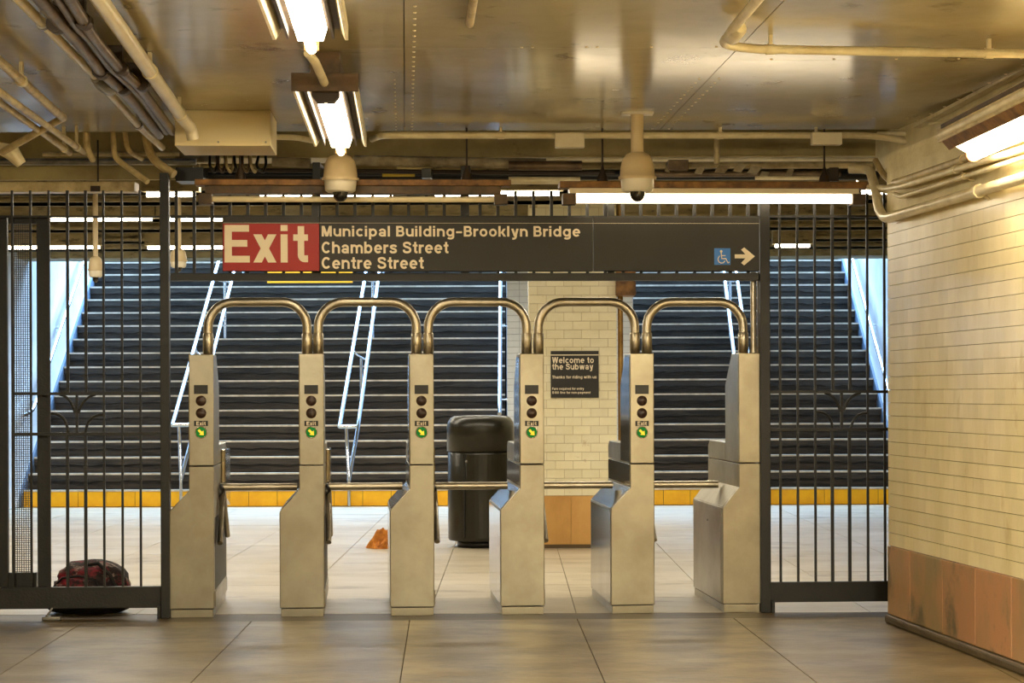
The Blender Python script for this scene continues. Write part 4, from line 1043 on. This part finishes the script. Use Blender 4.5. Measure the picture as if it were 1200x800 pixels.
wpipe([(1056, 230.5), (1200, 184.5)], .013, M['cream'], 'thin cream pipe, third down along the right wall', [.3, .75], [(1028, 222, 11.8), (1046, 226, 11.5)])
wpipe([(1042, 255), (1200, 208)], .028, M['cream'], 'thick cream pipe just above the tiles of the right wall', [.4, .97], [(995, 198, 12.0), (1019, 198, 11.95), (1026, 222, 11.7), (1030, 246, 11.5), (1036, 255, 11.4)])
# ceiling corner trims, upper right
def cpipe(p1, p2, z, r, m, lab, name='conduit'):
    a = pz(*p1, z); c = pz(*p2, z); return pipe(name, [ext(c, a, 1.5), c, a], r, m, lab)
wpipe([(1100, 151), (1200, 97)], .017, M['cream'], 'cream conduit in the ceiling corner above the wall lamp', [.1, .6], off=-.15)
def wstrip(name, p, q, off0, off1, hh, m, label, cat):
    a = wallpt(*p, off0); c = wallpt(*q, off0); c = c+(c-a).normalized()*1.5; mb = MB()
    k = wn*(off1-off0); up = Vector((0, 0, hh)); P = [a, c, c+k, a+k]
    mb.add([v for v in P]+[v+up for v in P], [(0,3,2,1),(4,5,6,7),(0,1,5,4),(1,2,6,5),(2,3,7,6),(3,0,4,7)]); return single(name, mb, m, label, cat)
wstrip('corner_batten', (1080, 150), (1200, 87), -.19, -.14, .02, M['cream'], 'flat cream batten along the ceiling corner at the upper right', 'batten')
# yellow sign hanging over the platform
a = W(313, 331.5, 18.75); c = W(413, 317, 18.75)
t = thing('hanging_sign', 'narrow yellow sign hanging over the platform, just below the left of the Exit sign', 'sign', ((a.x+c.x)/2, 18.75, a.z))
part('panel', MB().box(-(c.x-a.x)/2, 0, 0, (c.x-a.x)/2, .04, c.z-a.z), M['yellowtag'], t, .003)
for q in (-.3, .3): part('hanger_rod', MB().tube([(q, .02, c.z-a.z), (q, .02, 3.12-a.z)], .008, 8), M['strap'], t)
# scraps on the near floor
# ============================================================ BAG
pb = Wz(98, 722, 0)
bx = pb.x; by = RW(RL(102, 700)[0], 0).y+.10
by += .1
t = thing('duffel_bag', 'red and black plaid duffel bag on the floor behind the left gate', 'bag', (bx, by+.1, 0))
def blob(mb, c, rad, n=20, m_=12, seed=0, amp=.08, zmin=None):
    rr = random.Random(seed); ph = [rr.uniform(0, 6.28) for _ in range(6)]; vs = []; fs = []
    for i in range(m_+1):
        th = PI*i/m_
        for k in range(n):
            a = 2*PI*k/n; x, y, z = math.sin(th)*math.cos(a), math.sin(th)*math.sin(a), math.cos(th)
            f = 1+amp*math.sin(4*x+ph[0]+3*z)*math.cos(5*y+ph[1])+amp*.6*math.sin(9*x+7*z+ph[2])
            sx = math.copysign(abs(x)**.72, x); sy = math.copysign(abs(y)**.8, y); sz = math.copysign(abs(z)**.7, z)
            Z = c[2]+rad[2]*sz*f
            if zmin is not None: Z = max(zmin, Z)
            vs.append((c[0]+rad[0]*sx*f, c[1]+rad[1]*sy*f, Z))
    for i in range(m_):
        for k in range(n): fs.append((i*n+k, (i+1)*n+k, (i+1)*n+(k+1) % n, i*n+(k+1) % n))
    mb.add(vs, fs, True); return mb
part('body', blob(MB(), (0, .12, .165), (.225, .16, .15), seed=2, zmin=.03), M['bag_red'], t)
part('front_pocket', blob(MB(), (-.06, -.02, .13), (.17, .07, .10), seed=5, zmin=.03), M['bag_red'], t)
part('bottom', blob(MB(), (-.01, .0, .045), (.25, .17, .045), seed=9, amp=.04, zmin=.001), M['bag_black'], t)
part('piping', MB().tube([(-.22, -.04, .16), (-.15, -.085, .225), (-.05, -.10, .24), (.05, -.09, .215), (.10, -.08, .10)], .007, 8), M['bag_black'], t)
part('strap', MB().tube([(-.02, .0, .30), (.06, -.03, .31), (.14, -.06, .24), (.19, -.05, .12), (.22, -.02, .03)], .012, 8), M['bag_black'], t)
p = Wz(60, 724, 0.012); part('buckle', MB().box(p.x-bx-.05, p.y-by-.13, .0, p.x-bx+.06, p.y-by-.07, .022), M['zinc'], t, .006)
part('frame_rod', MB().tube([(p.x-bx+.0-.03, p.y-by-.1, .02), (p.x-bx, p.y-by-.04, .075)], .006, 8), M['zinc'], t)
